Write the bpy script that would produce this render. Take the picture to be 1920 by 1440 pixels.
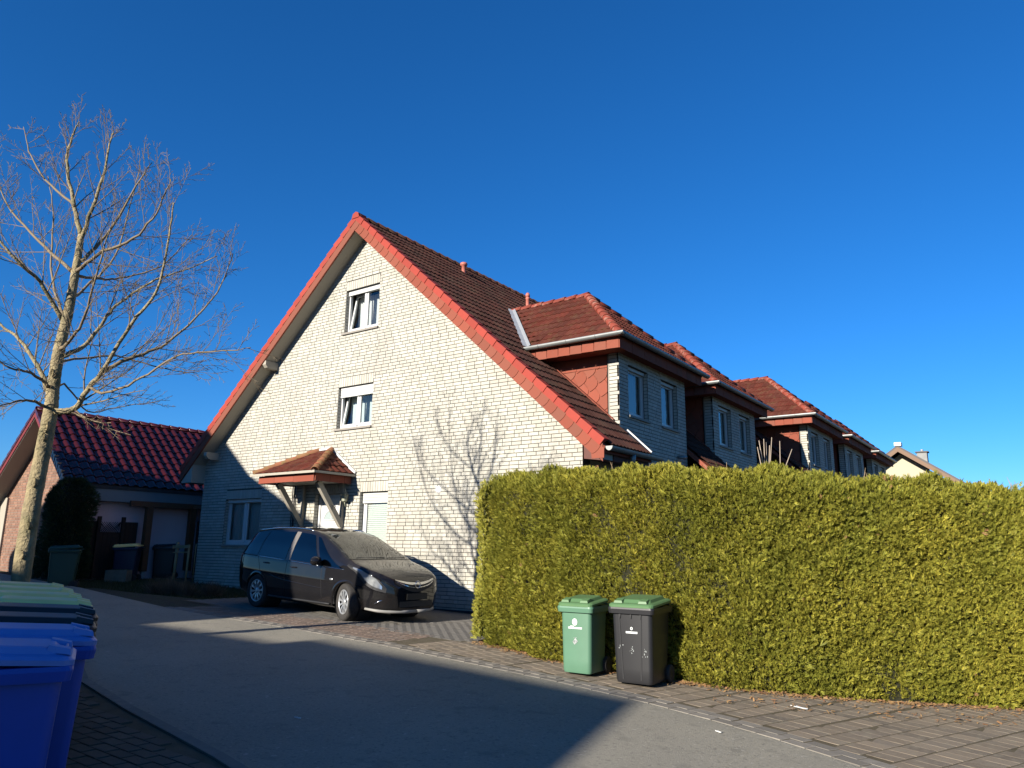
import bpy, bmesh, math, random
import numpy as np
from mathutils import Matrix, Vector

for o in list(bpy.data.objects):
    bpy.data.objects.remove(o, do_unlink=True)
SC = bpy.context.scene
COL = SC.collection
R = math.radians
rng = np.random.default_rng(7)
random.seed(7)

# ------------------------------------------------------------------ camera
YAW, PITCH, ROLL, FPX, EYE = R(-35.574), R(12.505), R(0.678), 1390.0, 1.65
fw = Vector((math.sin(YAW)*math.cos(PITCH), math.cos(YAW)*math.cos(PITCH), math.sin(PITCH)))
rt0 = Vector((math.cos(YAW), -math.sin(YAW), 0))
up0 = rt0.cross(fw)
rt = math.cos(ROLL)*rt0 + math.sin(ROLL)*up0
up = -math.sin(ROLL)*rt0 + math.cos(ROLL)*up0
CAMP = Vector((0, 0, EYE))
cd = bpy.data.cameras.new('camera')
cam = bpy.data.objects.new('camera', cd)
COL.objects.link(cam)
cam.matrix_world = Matrix(((rt.x, up.x, -fw.x, 0), (rt.y, up.y, -fw.y, 0), (rt.z, up.z, -fw.z, EYE), (0, 0, 0, 1)))
cd.sensor_width = 36
cd.lens = 36*FPX/1920
cd.clip_start = 0.05
cd.clip_end = 3000
SC.camera = cam

# ------------------------------------------------------------------ sky and sun
SUN_AZ, SUN_EL = R(85.0), R(20.0)          # direction in which the light travels (from +x towards +y), height
w = bpy.data.worlds.new('World'); SC.world = w; w.use_nodes = True
nt = w.node_tree
bg = nt.nodes['Background']
sky = nt.nodes.new('ShaderNodeTexSky'); sky.sky_type = 'NISHITA'; sky.sun_disc = False
sky.sun_elevation = SUN_EL
to_sun = Vector((-math.cos(SUN_AZ)*math.cos(SUN_EL), -math.sin(SUN_AZ)*math.cos(SUN_EL), math.sin(SUN_EL)))
sky.sun_rotation = math.atan2(to_sun.x, to_sun.y)
sky.altitude = 150; sky.air_density = 1.0; sky.dust_density = 0.0; sky.ozone_density = 10.0
hs = nt.nodes.new('ShaderNodeHueSaturation'); hs.inputs['Saturation'].default_value = 1.08; hs.inputs['Value'].default_value = 1.0
nt.links.new(sky.outputs[0], hs.inputs['Color']); nt.links.new(hs.outputs[0], bg.inputs[0])
bg.inputs[1].default_value = 0.068
sd = bpy.data.lights.new('sun', 'SUN'); sd.energy = 5.0; sd.angle = R(0.53); sd.color = (1.0, 0.93, 0.82)
so = bpy.data.objects.new('sun', sd); COL.objects.link(so)
so.rotation_mode = 'QUATERNION'
so.rotation_quaternion = to_sun.to_track_quat('Z', 'Y')
so.location = (0, -10, 30)
SC.view_settings.view_transform = 'Standard'
SC.view_settings.look = 'None'
SC.view_settings.exposure = 1.28
SC.view_settings.gamma = 1.0
SC.render.engine = 'CYCLES'
SC.cycles.max_bounces = 6
SC.cycles.transparent_max_bounces = 12

# ------------------------------------------------------------------ materials
def mat(name, col, rough=0.8, var=0.0, hue=None, noise=None, bump=None, spec=0.3, metal=0.0, coat=0.0, stain=None, trans=0.0, k=.72):
    """procedural material: col base; var = piece-to-piece brightness; hue = second colour mixed piece to piece;
    noise=(scale, amount, colour2); bump=(scale, strength); stain=(scale, colour, amount)"""
    m = bpy.data.materials.new(name); m.use_nodes = True
    cc = lambda c: tuple(x*k for x in c)
    col = cc(col); hue = cc(hue) if hue else None
    noise = (noise[0], noise[1], cc(noise[2])) if noise else None; stain = (stain[0], cc(stain[1]), stain[2]) if stain else None
    t = m.node_tree; N = t.nodes; L = t.links
    p = N['Principled BSDF']
    p.inputs['Roughness'].default_value = rough
    p.inputs['Specular IOR Level'].default_value = spec
    p.inputs['Metallic'].default_value = metal
    p.inputs['Coat Weight'].default_value = coat
    cur = N.new('ShaderNodeRGB'); cur.outputs[0].default_value = (*col, 1); cur = cur.outputs[0]
    tc = N.new('ShaderNodeNewGeometry')
    pos = tc.outputs['Position']
    if var or hue:
        oi = N.new('ShaderNodeObjectInfo')
        ad = N.new('ShaderNodeMath'); ad.operation = 'ADD'
        L.new(oi.outputs['Random'], ad.inputs[0]); L.new(tc.outputs['Random Per Island'], ad.inputs[1])
        fr = N.new('ShaderNodeMath'); fr.operation = 'FRACT'; L.new(ad.outputs[0], fr.inputs[0])
        rnd = fr.outputs[0]
        if hue:
            mx = N.new('ShaderNodeMix'); mx.data_type = 'RGBA'
            pw = N.new('ShaderNodeMath'); pw.operation = 'POWER'; pw.inputs[1].default_value = 1.6
            L.new(rnd, pw.inputs[0]); L.new(pw.outputs[0], mx.inputs[0])
            L.new(cur, mx.inputs[6]); mx.inputs[7].default_value = (*hue, 1); cur = mx.outputs[2]
        if var:
            m2 = N.new('ShaderNodeMath'); m2.operation = 'MULTIPLY'; m2.inputs[1].default_value = 7.31; L.new(rnd, m2.inputs[0])
            f2 = N.new('ShaderNodeMath'); f2.operation = 'FRACT'; L.new(m2.outputs[0], f2.inputs[0])
            mr = N.new('ShaderNodeMapRange'); mr.inputs[3].default_value = 1-var; mr.inputs[4].default_value = 1+var
            L.new(f2.outputs[0], mr.inputs[0])
            vm = N.new('ShaderNodeVectorMath'); vm.operation = 'SCALE'; L.new(cur, vm.inputs[0]); L.new(mr.outputs[0], vm.inputs['Scale']); cur = vm.outputs[0]
    for spec_ in (noise, stain):
        if not spec_: continue
        if spec_ is noise: sc, amt, c2 = spec_; lo, hi = .35, .65
        else: sc, c2, amt = spec_; lo, hi = .52, .66
        nz = N.new('ShaderNodeTexNoise'); nz.inputs['Scale'].default_value = sc; nz.inputs['Detail'].default_value = 6
        L.new(pos, nz.inputs['Vector'])
        mr = N.new('ShaderNodeMapRange'); mr.inputs[1].default_value = lo; mr.inputs[2].default_value = hi; mr.inputs[4].default_value = amt
        L.new(nz.outputs[0], mr.inputs[0])
        mx = N.new('ShaderNodeMix'); mx.data_type = 'RGBA'; L.new(mr.outputs[0], mx.inputs[0]); L.new(cur, mx.inputs[6]); mx.inputs[7].default_value = (*c2, 1); cur = mx.outputs[2]
    L.new(cur, p.inputs['Base Color'])
    if bump:
        nz = N.new('ShaderNodeTexNoise'); nz.inputs['Scale'].default_value = bump[0]; nz.inputs['Detail'].default_value = 5; L.new(pos, nz.inputs['Vector'])
        b = N.new('ShaderNodeBump'); b.inputs['Strength'].default_value = bump[1]; b.inputs['Distance'].default_value = bump[2] if len(bump) > 2 else 0.01
        L.new(nz.outputs[0], b.inputs['Height']); L.new(b.outputs[0], p.inputs['Normal'])
    if trans:
        tr = N.new('ShaderNodeBsdfTranslucent'); L.new(cur, tr.inputs[0])
        ms = N.new('ShaderNodeMixShader'); ms.inputs[0].default_value = trans
        L.new(p.outputs[0], ms.inputs[1]); L.new(tr.outputs[0], ms.inputs[2]); L.new(ms.outputs[0], N['Material Output'].inputs[0])
    return m

def glass_mat(name, tint=(.84, .88, .88), refl=0.06, base=None, rough=0.02):
    m = bpy.data.materials.new(name); m.use_nodes = True
    t = m.node_tree; N = t.nodes; L = t.links
    for n in list(N):
        if n.type == 'BSDF_PRINCIPLED': N.remove(n)
    tr = N.new('ShaderNodeBsdfTransparent'); tr.inputs[0].default_value = (*tint, 1)
    gl = N.new('ShaderNodeBsdfGlossy'); gl.inputs['Roughness'].default_value = rough
    fr = N.new('ShaderNodeFresnel'); fr.inputs[0].default_value = 1.5
    ad = N.new('ShaderNodeMath'); ad.operation = 'ADD'; ad.use_clamp = True; ad.inputs[1].default_value = refl
    L.new(fr.outputs[0], ad.inputs[0])
    mx = N.new('ShaderNodeMixShader'); L.new(ad.outputs[0], mx.inputs[0]); L.new(tr.outputs[0], mx.inputs[1]); L.new(gl.outputs[0], mx.inputs[2])
    L.new(mx.outputs[0], N['Material Output'].inputs[0])
    return m

M = {}
M['brick'] = mat('cream_brick', (.465, .445, .375), .75, var=.10, hue=(.485, .47, .41), noise=(3.0, .3, (.41, .375, .31)), bump=(160, .25, .004), stain=(.9, (.38, .34, .29), .3))
M['mortar'] = mat('grey_mortar', (.085, .08, .07), .95, noise=(20, .5, (.12, .11, .095)), bump=(220, .5, .004))
M['verge'] = mat('red_verge_tile', (.33, .050, .033), .6, spec=.15, var=.10, noise=(9, .25, (.24, .045, .03)), bump=(150, .2, .004))
M['slate'] = mat('red_fibre_slate', (.27, .072, .045), .85, spec=.12, var=.10, hue=(.225, .082, .055), noise=(14, .25, (.21, .08, .058)), bump=(250, .35, .003))
M['tile'] = mat('brown_roof_tile', (.080, .030, .022), .85, spec=.1, var=.28, hue=(.055, .027, .022), noise=(7, .5, (.055, .030, .022)), bump=(120, .4, .004), stain=(3.0, (.085, .07, .045), .35))
M['tile2'] = mat('red_brown_dormer_tile', (.125, .029, .019), .85, spec=.1, var=.2, hue=(.10, .034, .024), noise=(6, .5, (.09, .03, .02)), bump=(120, .4, .004), stain=(5.0, (.16, .10, .05), .30))
M['hip'] = mat('red_hip_tile', (.22, .045, .028), .7, spec=.15, var=.2, noise=(10, .5, (.23, .06, .04)), bump=(100, .4, .005), stain=(7.0, (.42, .33, .26), .35))
M['tile3'] = mat('glazed_dark_red_tile', (.05, .009, .008), .22, var=.12, noise=(9, .3, (.11, .010, .012)), spec=.6)
M['zinc'] = mat('weathered_zinc', (.30, .31, .30), .5, noise=(6, .6, (.22, .235, .235)), metal=.55, spec=.5)
M['lead'] = mat('grey_lead_flashing', (.40, .42, .44), .5, noise=(15, .4, (.3, .32, .35)), metal=.3)
M['cream'] = mat('cream_painted_wood', (.38, .345, .28), .6, noise=(12, .3, (.33, .30, .24)), bump=(60, .15, .003))
M['soffit'] = mat('beige_soffit_board', (.42, .385, .32), .8, noise=(30, .35, (.36, .33, .275)), bump=(200, .2, .003))
M['pvc'] = mat('white_plastic_frame', (.60, .60, .585), .35, spec=.5)
M['shutter'] = mat('white_roller_shutter', (.55, .55, .52), .45)
M['sill'] = mat('grey_stone_sill', (.30, .27, .23), .7, noise=(30, .5, (.2, .19, .17)))
M['curtain'] = mat('white_net_curtain', (.68, .68, .66), .9, noise=(20, .3, (.55, .56, .56)))
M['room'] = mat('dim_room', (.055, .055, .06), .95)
M['glass'] = glass_mat('window_glass')
M['blind'] = mat('grey_blind', (.60, .66, .64), .8)
M['plinth'] = mat('dark_plinth_render', (.045, .045, .047), .85, noise=(12, .5, (.07, .065, .06)), bump=(80, .3))
M['asphalt'] = mat('old_asphalt', (.325, .298, .232), .9, noise=(.8, .6, (.245, .226, .182)), bump=(140, .8, .008), stain=(60, (.40, .37, .30), .6))
def grain(m, scale, c2, lo, hi, amt):
    t = m.node_tree; N = t.nodes; L = t.links; p = N['Principled BSDF']; cur = p.inputs['Base Color'].links[0].from_socket
    g_ = N.new('ShaderNodeNewGeometry'); v = N.new('ShaderNodeTexNoise'); v.inputs['Scale'].default_value = scale; v.inputs['Detail'].default_value = 2; L.new(g_.outputs['Position'], v.inputs['Vector'])
    mr = N.new('ShaderNodeMapRange'); mr.inputs[1].default_value = lo; mr.inputs[2].default_value = hi; mr.inputs[4].default_value = amt; L.new(v.outputs[0], mr.inputs[0])
    mx = N.new('ShaderNodeMix'); mx.data_type = 'RGBA'; L.new(mr.outputs[0], mx.inputs[0]); L.new(cur, mx.inputs[6]); mx.inputs[7].default_value = (*c2, 1); L.new(mx.outputs[2], p.inputs['Base Color'])
def streaks(m, c2, amt):
    t = m.node_tree; N = t.nodes; L = t.links; p = N['Principled BSDF']; cur = p.inputs['Base Color'].links[0].from_socket
    g_ = N.new('ShaderNodeNewGeometry'); mp = N.new('ShaderNodeMapping'); mp.inputs['Scale'].default_value = (2.6, 2.6, .22); L.new(g_.outputs['Position'], mp.inputs[0])
    v = N.new('ShaderNodeTexNoise'); v.inputs['Scale'].default_value = 1.0; v.inputs['Detail'].default_value = 5; L.new(mp.outputs[0], v.inputs['Vector'])
    mr = N.new('ShaderNodeMapRange'); mr.inputs[1].default_value = .5; mr.inputs[2].default_value = .75; mr.inputs[4].default_value = amt; L.new(v.outputs[0], mr.inputs[0])
    mx = N.new('ShaderNodeMix'); mx.data_type = 'RGBA'; L.new(mr.outputs[0], mx.inputs[0]); L.new(cur, mx.inputs[6]); mx.inputs[7].default_value = (*c2, 1); L.new(mx.outputs[2], p.inputs['Base Color'])
streaks(M['brick'], (.235, .215, .18), .40)
grain(M['asphalt'], 28, (.10, .093, .075), .56, .72, .55); grain(M['asphalt'], 4.5, (.13, .12, .098), .58, .75, .5); grain(M['asphalt'], 17, (.34, .32, .27), .66, .74, .6)
M['paver'] = mat('weathered_paver', (.235, .185, .132), .9, var=.22, hue=(.17, .14, .108), noise=(18, .5, (.26, .215, .16)), bump=(120, .5, .006), stain=(9, (.26, .23, .17), .4))
M['kerb'] = mat('concrete_edging', (.24, .215, .18), .9, var=.2, noise=(14, .5, (.17, .155, .13)), bump=(120, .5, .006))
M['redpaver'] = mat('red_brown_paver', (.24, .165, .12), .9, var=.22, hue=(.19, .15, .12), noise=(12, .5, (.26, .20, .15)), bump=(120, .4, .005))
M['joint'] = mat('mossy_joint_soil', (.095, .075, .042), .95, noise=(7, .6, (.14, .115, .075)), bump=(90, .6, .01))
M['drive'] = mat('grey_driveway_paver', (.16, .148, .13), .9, var=.08, noise=(3, .5, (.15, .14, .125)), bump=(120, .4, .005))
M['soil'] = mat('garden_soil', (.05, .04, .028), .95, noise=(4, .7, (.05, .065, .022)), bump=(30, .8, .03))
M['darkpaver'] = mat('dark_pavement_paver', (.13, .105, .08), .9, var=.2, noise=(14, .5, (.09, .08, .06)), bump=(100, .4, .006))

# ------------------------------------------------------------------ mesh helpers
def gz(x, y):
    """ground height: the street falls gently to the right"""
    return -0.034*min(max(x, -34.0), 10.0) - 0.004*min(max(y, -12.0), 40.0)

class MB:
    def __init__(s): s.v = []; s.f = []; s.sm = []
    def add(s, vs, fs, smooth=False):
        b = len(s.v); s.v += [tuple(p) for p in vs]
        for f in fs: s.f.append(tuple(b+i for i in f)); s.sm.append(smooth)
        return s
    def box(s, x0, x1, y0, y1, z0, z1):
        return s.add([(x0,y0,z0),(x1,y0,z0),(x1,y1,z0),(x0,y1,z0),(x0,y0,z1),(x1,y0,z1),(x1,y1,z1),(x0,y1,z1)],
                     [(0,3,2,1),(4,5,6,7),(0,1,5,4),(1,2,6,5),(2,3,7,6),(3,0,4,7)])
    def hexa(s, p):
        return s.add(p, [(0,3,2,1),(4,5,6,7),(0,1,5,4),(1,2,6,5),(2,3,7,6),(3,0,4,7)])
    def bar(s, a, b, wd, th, upv=(0,0,1)):
        a = Vector(a); b = Vector(b); d = (b-a).normalized(); u = Vector(upv)
        sd_ = d.cross(u)
        if sd_.length < 1e-4: sd_ = d.cross(Vector((1,0,0)))
        sd_.normalize(); u = sd_.cross(d)
        p = []
        for q in (a, b):
            p += [q-sd_*wd/2-u*th/2, q+sd_*wd/2-u*th/2, q+sd_*wd/2+u*th/2, q-sd_*wd/2+u*th/2]
        return s.add(p, [(0,1,2,3),(7,6,5,4),(0,4,5,1),(1,5,6,2),(2,6,7,3),(3,7,4,0)])
    def tube(s, pts, rad, n=8, cap=True, smooth=True):
        pts = [Vector(p) for p in pts]
        if not hasattr(rad, '__len__'): rad = [rad]*len(pts)
        b = len(s.v); prev = None
        for i, p in enumerate(pts):
            d = (pts[min(i+1, len(pts)-1)]-pts[max(i-1, 0)])
            if d.length < 1e-9: d = Vector((0,0,1))
            d.normalize()
            if prev is None:
                ref = Vector((0,0,1)) if abs(d.z) < .9 else Vector((1,0,0))
                u = d.cross(ref).normalized()
            else:
                u = (prev - d*prev.dot(d))
                u = u.normalized() if u.length > 1e-6 else d.cross(Vector((1,0,0))).normalized()
            prev = u; v_ = d.cross(u)
            for k in range(n):
                a = 2*math.pi*k/n
                s.v.append(tuple(p+(u*math.cos(a)+v_*math.sin(a))*rad[i]))
        for i in range(len(pts)-1):
            for k in range(n):
                s.f.append((b+i*n+k, b+i*n+(k+1) % n, b+(i+1)*n+(k+1) % n, b+(i+1)*n+k)); s.sm.append(smooth)
        if cap:
            s.f.append(tuple(b+k for k in range(n))[::-1]); s.sm.append(False)
            e = b+(len(pts)-1)*n; s.f.append(tuple(e+k for k in range(n))); s.sm.append(False)
        return s
    def lathe(s, prof, n=24, center=(0,0,0), axis='z', smooth=True):
        b = len(s.v)
        for r_, h in prof:
            for k in range(n):
                a = 2*math.pi*k/n; c, q = r_*math.cos(a), r_*math.sin(a)
                p = (c, q, h) if axis == 'z' else ((c, h, q) if axis == 'y' else (h, c, q))
                s.v.append((p[0]+center[0], p[1]+center[1], p[2]+center[2]))
        for i in range(len(prof)-1):
            for k in range(n):
                s.f.append((b+i*n+k, b+i*n+(k+1) % n, b+(i+1)*n+(k+1) % n, b+(i+1)*n+k)); s.sm.append(smooth)
        return s
    def grid(s, P, smooth=True, close_u=False):
        nu, nv = len(P), len(P[0]); b = len(s.v)
        for row in P:
            for q in row: s.v.append(tuple(q))
        for i in range(nu-1 if not close_u else nu):
            for j in range(nv-1):
                i2 = (i+1) % nu
                s.f.append((b+i*nv+j, b+i2*nv+j, b+i2*nv+j+1, b+i*nv+j+1)); s.sm.append(smooth)
        return s
    def prism(s, poly, a, b_, axis='y'):
        """polygon in the plane across `axis`, extruded from a to b_"""
        n = len(poly)
        def P(u, v_, t): return (u, t, v_) if axis == 'y' else ((t, u, v_) if axis == 'x' else (u, v_, t))
        vs = [P(u, v_, a) for u, v_ in poly]+[P(u, v_, b_) for u, v_ in poly]
        fs = [tuple(range(n)), tuple(range(2*n-1, n-1, -1))]+[(i, n+i, n+(i+1) % n, (i+1) % n) for i in range(n)]
        return s.add(vs, fs)
    def mesh(s, name, material, recalc=True):
        me = bpy.data.meshes.new(name)
        me.from_pydata(s.v, [], s.f); me.update()
        if any(s.sm): me.polygons.foreach_set('use_smooth', s.sm)
        if recalc and len(s.f) < 60000:
            bm = bmesh.new(); bm.from_mesh(me); bmesh.ops.recalc_face_normals(bm, faces=bm.faces[:]); bm.to_mesh(me); bm.free()
        if material: me.materials.append(material)
        return me

def link(me, name, parent=None, local=False, kind=None, label=None):
    o = bpy.data.objects.new(name, me); COL.objects.link(o)
    if parent is not None: attach(o, parent, local)
    if kind: o['kind'] = kind
    if label: o['label'] = label
    return o
ROOTLOC = {}
def attach(o, parent, local=False):
    o.parent = parent
    if not local:
        q = parent; T = Vector((0,0,0))
        while q.parent is not None and q.get('_wl') is None and ROOTLOC.get(q.name) is None: q = q.parent
        T = ROOTLOC.get(q.name, Vector((0,0,0)))
        if parent is q: o.matrix_parent_inverse = Matrix.Translation(-T)
        else: o.matrix_parent_inverse = Matrix.Identity(4)
def part(mb, name, material, parent, local=False, kind=None, label=None, recalc=True):
    """a child mesh; world coordinates unless local (first level); deeper levels share the parent's frame"""
    m = M[material] if isinstance(material, str) else material
    return link(mb.mesh(name, m, recalc), name, parent, local, kind, label)
def thing(name, label, cat, loc, group=None, rotz=0):
    o = bpy.data.objects.new(name, None); COL.objects.link(o); o.empty_display_size = .2
    o.location = loc; o.rotation_euler = (0, 0, rotz); o['label'] = label; o['category'] = cat
    if group: o['group'] = group
    if rotz == 0: ROOTLOC[o.name] = Vector(loc)
    return o
def struct(mb, name, material, parent=None):
    o = link(mb.mesh(name, M[material]), name); o['kind'] = 'structure'; return o
def copy_tree(o, parent=None):
    c = o.copy(); COL.objects.link(c)
    if parent is not None: c.parent = parent
    for ch in o.children: copy_tree(ch, c)
    return c

def joined(name, unit, mats, material, parent, kind='stuff', smooth=False, local=False):
    """many copies of a unit (verts, faces) as one mesh"""
    uv, uf = unit
    uv = np.asarray(uv, float); n = len(uv); Ms = np.asarray(mats, float)
    V = np.einsum('kij,nj->kni', Ms[:, :3, :3], uv)+Ms[:, None, :3, 3]
    V = V.reshape(-1, 3)
    me = bpy.data.meshes.new(name)
    sizes = np.array([len(f) for f in uf]); fl = np.concatenate([np.array(f) for f in uf]); K = len(Ms)
    loops = (fl[None, :]+(np.arange(K)*n)[:, None]).ravel()
    tot = np.tile(sizes, K); st = np.concatenate([[0], np.cumsum(tot)[:-1]])
    me.vertices.add(len(V)); me.vertices.foreach_set('co', V.ravel())
    me.loops.add(len(loops)); me.loops.foreach_set('vertex_index', loops.astype(np.int32))
    me.polygons.add(len(tot)); me.polygons.foreach_set('loop_start', st.astype(np.int32)); me.polygons.foreach_set('loop_total', tot.astype(np.int32))
    me.update(calc_edges=True)
    me.polygons.foreach_set('use_smooth', np.full(len(tot), bool(smooth)))
    me.materials.append(M[material] if isinstance(material, str) else material)
    return link(me, name, parent, local, kind)

def pieces(name, unit, mats, material, parent, n=300, score=None, rest_name=None, smooth=False):
    """the n best-visible pieces become objects that share one mesh, the rest one joined part"""
    if not len(mats): return
    Ms = np.asarray(mats, float)
    d = np.linalg.norm(Ms[:, :3, 3]-np.array(CAMP), axis=1)
    if score is not None: d = d+score(Ms)
    order = np.argsort(d)
    top, rest = order[:n], order[n:]
    uv, uf = unit
    me = bpy.data.meshes.new(name); me.from_pydata([tuple(p) for p in uv], [], [tuple(f) for f in uf]); me.update()
    if smooth: me.polygons.foreach_set('use_smooth', [True]*len(me.polygons))
    me.materials.append(M[material] if isinstance(material, str) else material)
    q = parent
    while q.parent is not None: q = q.parent
    T = Matrix.Translation(-ROOTLOC.get(q.name, Vector((0,0,0)))) if parent is q else Matrix.Identity(4)
    for i in top:
        o = bpy.data.objects.new(name, me); COL.objects.link(o); o.parent = parent
        o.matrix_parent_inverse = T
        o.matrix_basis = Matrix([list(r_) for r_ in Ms[i]])
    if len(rest): joined(rest_name or name+'_rows', unit, Ms[rest], material, parent, smooth=smooth)

CUBE = ([(-.5,-.5,-.5),(.5,-.5,-.5),(.5,.5,-.5),(-.5,.5,-.5),(-.5,-.5,.5),(.5,-.5,.5),(.5,.5,.5),(-.5,.5,.5)],
        [(0,3,2,1),(4,5,6,7),(0,1,5,4),(1,2,6,5),(2,3,7,6),(3,0,4,7)])
# a slab with its upper edges eased, for stones
SLAB = ([(-.5,-.5,-.5),(.5,-.5,-.5),(.5,.5,-.5),(-.5,.5,-.5),(-.5,-.5,.45),(.5,-.5,.45),(.5,.5,.45),(-.5,.5,.45),
         (-.488,-.488,.5),(.488,-.488,.5),(.488,.488,.5),(-.488,.488,.5)],
        [(0,1,5,4),(1,2,6,5),(2,3,7,6),(3,0,4,7),(4,5,9,8),(5,6,10,9),(6,7,11,10),(7,4,8,11),(8,9,10,11)])
def TRS(p, ex, ey, ez):
    m = np.eye(4); m[:3, 0] = ex; m[:3, 1] = ey; m[:3, 2] = ez; m[:3, 3] = p; return m
def inpoly(x, y, poly):
    c = False; j = len(poly)-1
    for i in range(len(poly)):
        xi, yi = poly[i]; xj, yj = poly[j]
        if (yi > y) != (yj > y) and x < (xj-xi)*(y-yi)/(yj-yi)+xi: c = not c
        j = i
    return c
def clip_half(poly, a, b, c):
    """keep a*u+b*v<=c"""
    out = []
    for i in range(len(poly)):
        p, q = poly[i], poly[(i+1) % len(poly)]
        dp, dq = a*p[0]+b*p[1]-c, a*q[0]+b*q[1]-c
        if dp <= 0: out.append(p)
        if (dp < 0 < dq) or (dq < 0 < dp):
            t = dp/(dp-dq); out.append((p[0]+t*(q[0]-p[0]), p[1]+t*(q[1]-p[1])))
    return out
# ------------------------------------------------------------------ ground, street, pavements
def sheet(poly, dz):
    mb = MB(); mb.add([(x, y, gz(x, y)+dz) for x, y in poly], [tuple(range(len(poly)))]); return mb
xs = [-1500, -400, -120, -34, -20, -10, 0, 10, 40, 150, 500, 1500]
ys = [-1200, -300, -60, -12, 0, 10, 20, 40, 80, 200, 600, 1800]
g = MB(); g.grid([[(x, y, gz(x, y)-.09) for y in ys] for x in xs], smooth=False)
struct(g, 'ground', 'soil')

EDGE_R = [(-36, 9.6), (-26, 9.35), (-19, 9.0), (-17.2, 8.75), (-14.17, 8.36), (-12.08, 8.3), (-10.2, 8.32), (-8.4, 8.24), (-6.16, 7.98), (-4.8, 7.8), (-3.56, 7.54), (-2.75, 7.29), (-2.19, 7.07), (-1.39, 6.69), (.5, 5.75), (4, 3.9), (14, -2)]
EDGE_L = [(-36, 6.6), (-26, 6.5), (-16, 6.3), (-12.2, 5.6), (-10.4, 4.95), (-9.0, 4.35), (-7.86, 3.9), (-6.43, 3.62), (-4.82, 3.37), (-2.5, 2.9), (0, 2.1), (4, .2), (12, -5)]
struct(sheet(EDGE_R+EDGE_L[::-1], 0), 'street', 'asphalt')
HEDGE = [(-7.45, 9.55), (-6.5, 9.25), (-5.5, 9.0), (-4.5, 8.9), (-3.6, 8.9), (-3.06, 9.0), (-2.5, 9.2), (-1.5, 9.7), (-.5, 10.35), (1.2, 11.5)]

def resample(pl, step):
    pl = [Vector((*p, 0)) for p in pl]; out = []; carry = 0.0
    for a, b in zip(pl[:-1], pl[1:]):
        L_ = (b-a).length; t = carry
        while t < L_:
            out.append((a+(b-a)*t/L_, (b-a).normalized())); t += step
        carry = t-L_
    return out

# paved strip in front of the hedge
strip_poly = [p for p in EDGE_R if -14.2 <= p[0] <= .6]
ins = [(p[0]+.03, p[1]+.02) for p in strip_poly]
pav = struct(sheet(ins+[(2.6, 11.0), (1.2, 11.7), (-.5, 10.6), (-1.5, 10.0), (-2.5, 9.5), (-3.6, 9.2), (-5.5, 9.2), (-7.3, 9.7), (-9, 9.55), (-14.2, 9.5)], .0), 'pavement', 'joint')
struct(sheet([(-19, 8.98), (-17.2, 8.77), (-14.19, 8.38), (-14.19, 9.5), (-15.32, 9.5), (-15.4, 9.9), (-17.2, 9.5), (-19, 9.3)], -.012), 'garden_edge', 'soil')
def stone(x, y, tx, ty, l, wd, top, tilt=True):
    nx, ny = -ty, tx
    dzx = (-.034*tx-.004*ty); dzn = (-.034*nx-.004*ny)
    jt = rng.normal(0, .002, 2) if tilt else (0, 0)
    h = .05
    return TRS((x, y, gz(x, y)+top-h/2+rng.normal(0, .0007)), (tx*l, ty*l, (dzx+jt[0])*l), (nx*wd, ny*wd, (dzn+jt[1])*wd), (0, 0, h))
kerbs, stones, reds = [], [], []
base = [p for p in EDGE_R if -14.2 <= p[0] <= .6]
for row, off in ((0, .075), (1, .215)):
    for p, t in resample(base, .262):
        n_ = Vector((-t.y, t.x, 0)); q = p+n_*off+t*(.13*row)
        kerbs.append(stone(q.x, q.y, t.x, t.y, .252, .130, .004))
def hedge_y(x): return float(np.interp(x, [p[0] for p in HEDGE], [p[1] for p in HEDGE]))
ci = 0
for p, t in resample([q for q in base if q[0] > -9.0], .255):
    ci += 1
    t = (t*.35+Vector((.955, -.29, 0))*.65 if p.x > -6 else t*.6+Vector((.985, -.17, 0))*.4).normalized(); n_ = Vector((-t.y, t.x, 0))
    for r_ in range(26):
        q = p+n_*(.37+.170*r_+.085*(ci % 2))
        if q.x < -7.62 and r_ > 4: continue
        if q.x > -7.6 and q.y > hedge_y(q.x)+.15: continue
        if q.x < -8.0: continue
        a = rng.normal(0, .006)
        tx, ty = t.x*math.cos(a)-t.y*math.sin(a), t.x*math.sin(a)+t.y*math.cos(a)
        stones.append(stone(q.x, q.y, tx, ty, (.240+rng.normal(0, .003)), .161, .003))
for p, t in resample([q for q in base if q[0] < -7.0], .108):
    n_ = Vector((-t.y, t.x, 0))
    for r_ in range(5):
        q = p+n_*(.40+.212*r_)+t*(.054*(r_ % 2))
        if q.x > -7.9 or q.x < -14.0: continue
        reds.append(stone(q.x, q.y, t.x, t.y, .100, .205, .002))
pieces('paving_stone', SLAB, stones, 'paver', pav, 300)
pieces('edging_stone', SLAB, kerbs, 'kerb', pav, 300)
pieces('red_paving_block', SLAB, reds, 'redpaver', pav, 300)

# driveway where the car stands
drv = struct(sheet([(-7.6, 9.45), (-7.6, 12.9), (-15.3, 12.9), (-15.3, 9.35), (-13, 9.32), (-10, 9.38)], -.0005), 'driveway', 'joint')
dst = []
for i, x in enumerate(np.arange(-15.2, -7.65, .206)):
    for j, y in enumerate(np.arange(9.5, 12.72, .104)):
        dst.append(stone(x+.103*(j % 2), y, 1, 0, .201, .099, .002))
pieces('driveway_block', SLAB, dst, 'drive', drv, 300)
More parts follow.
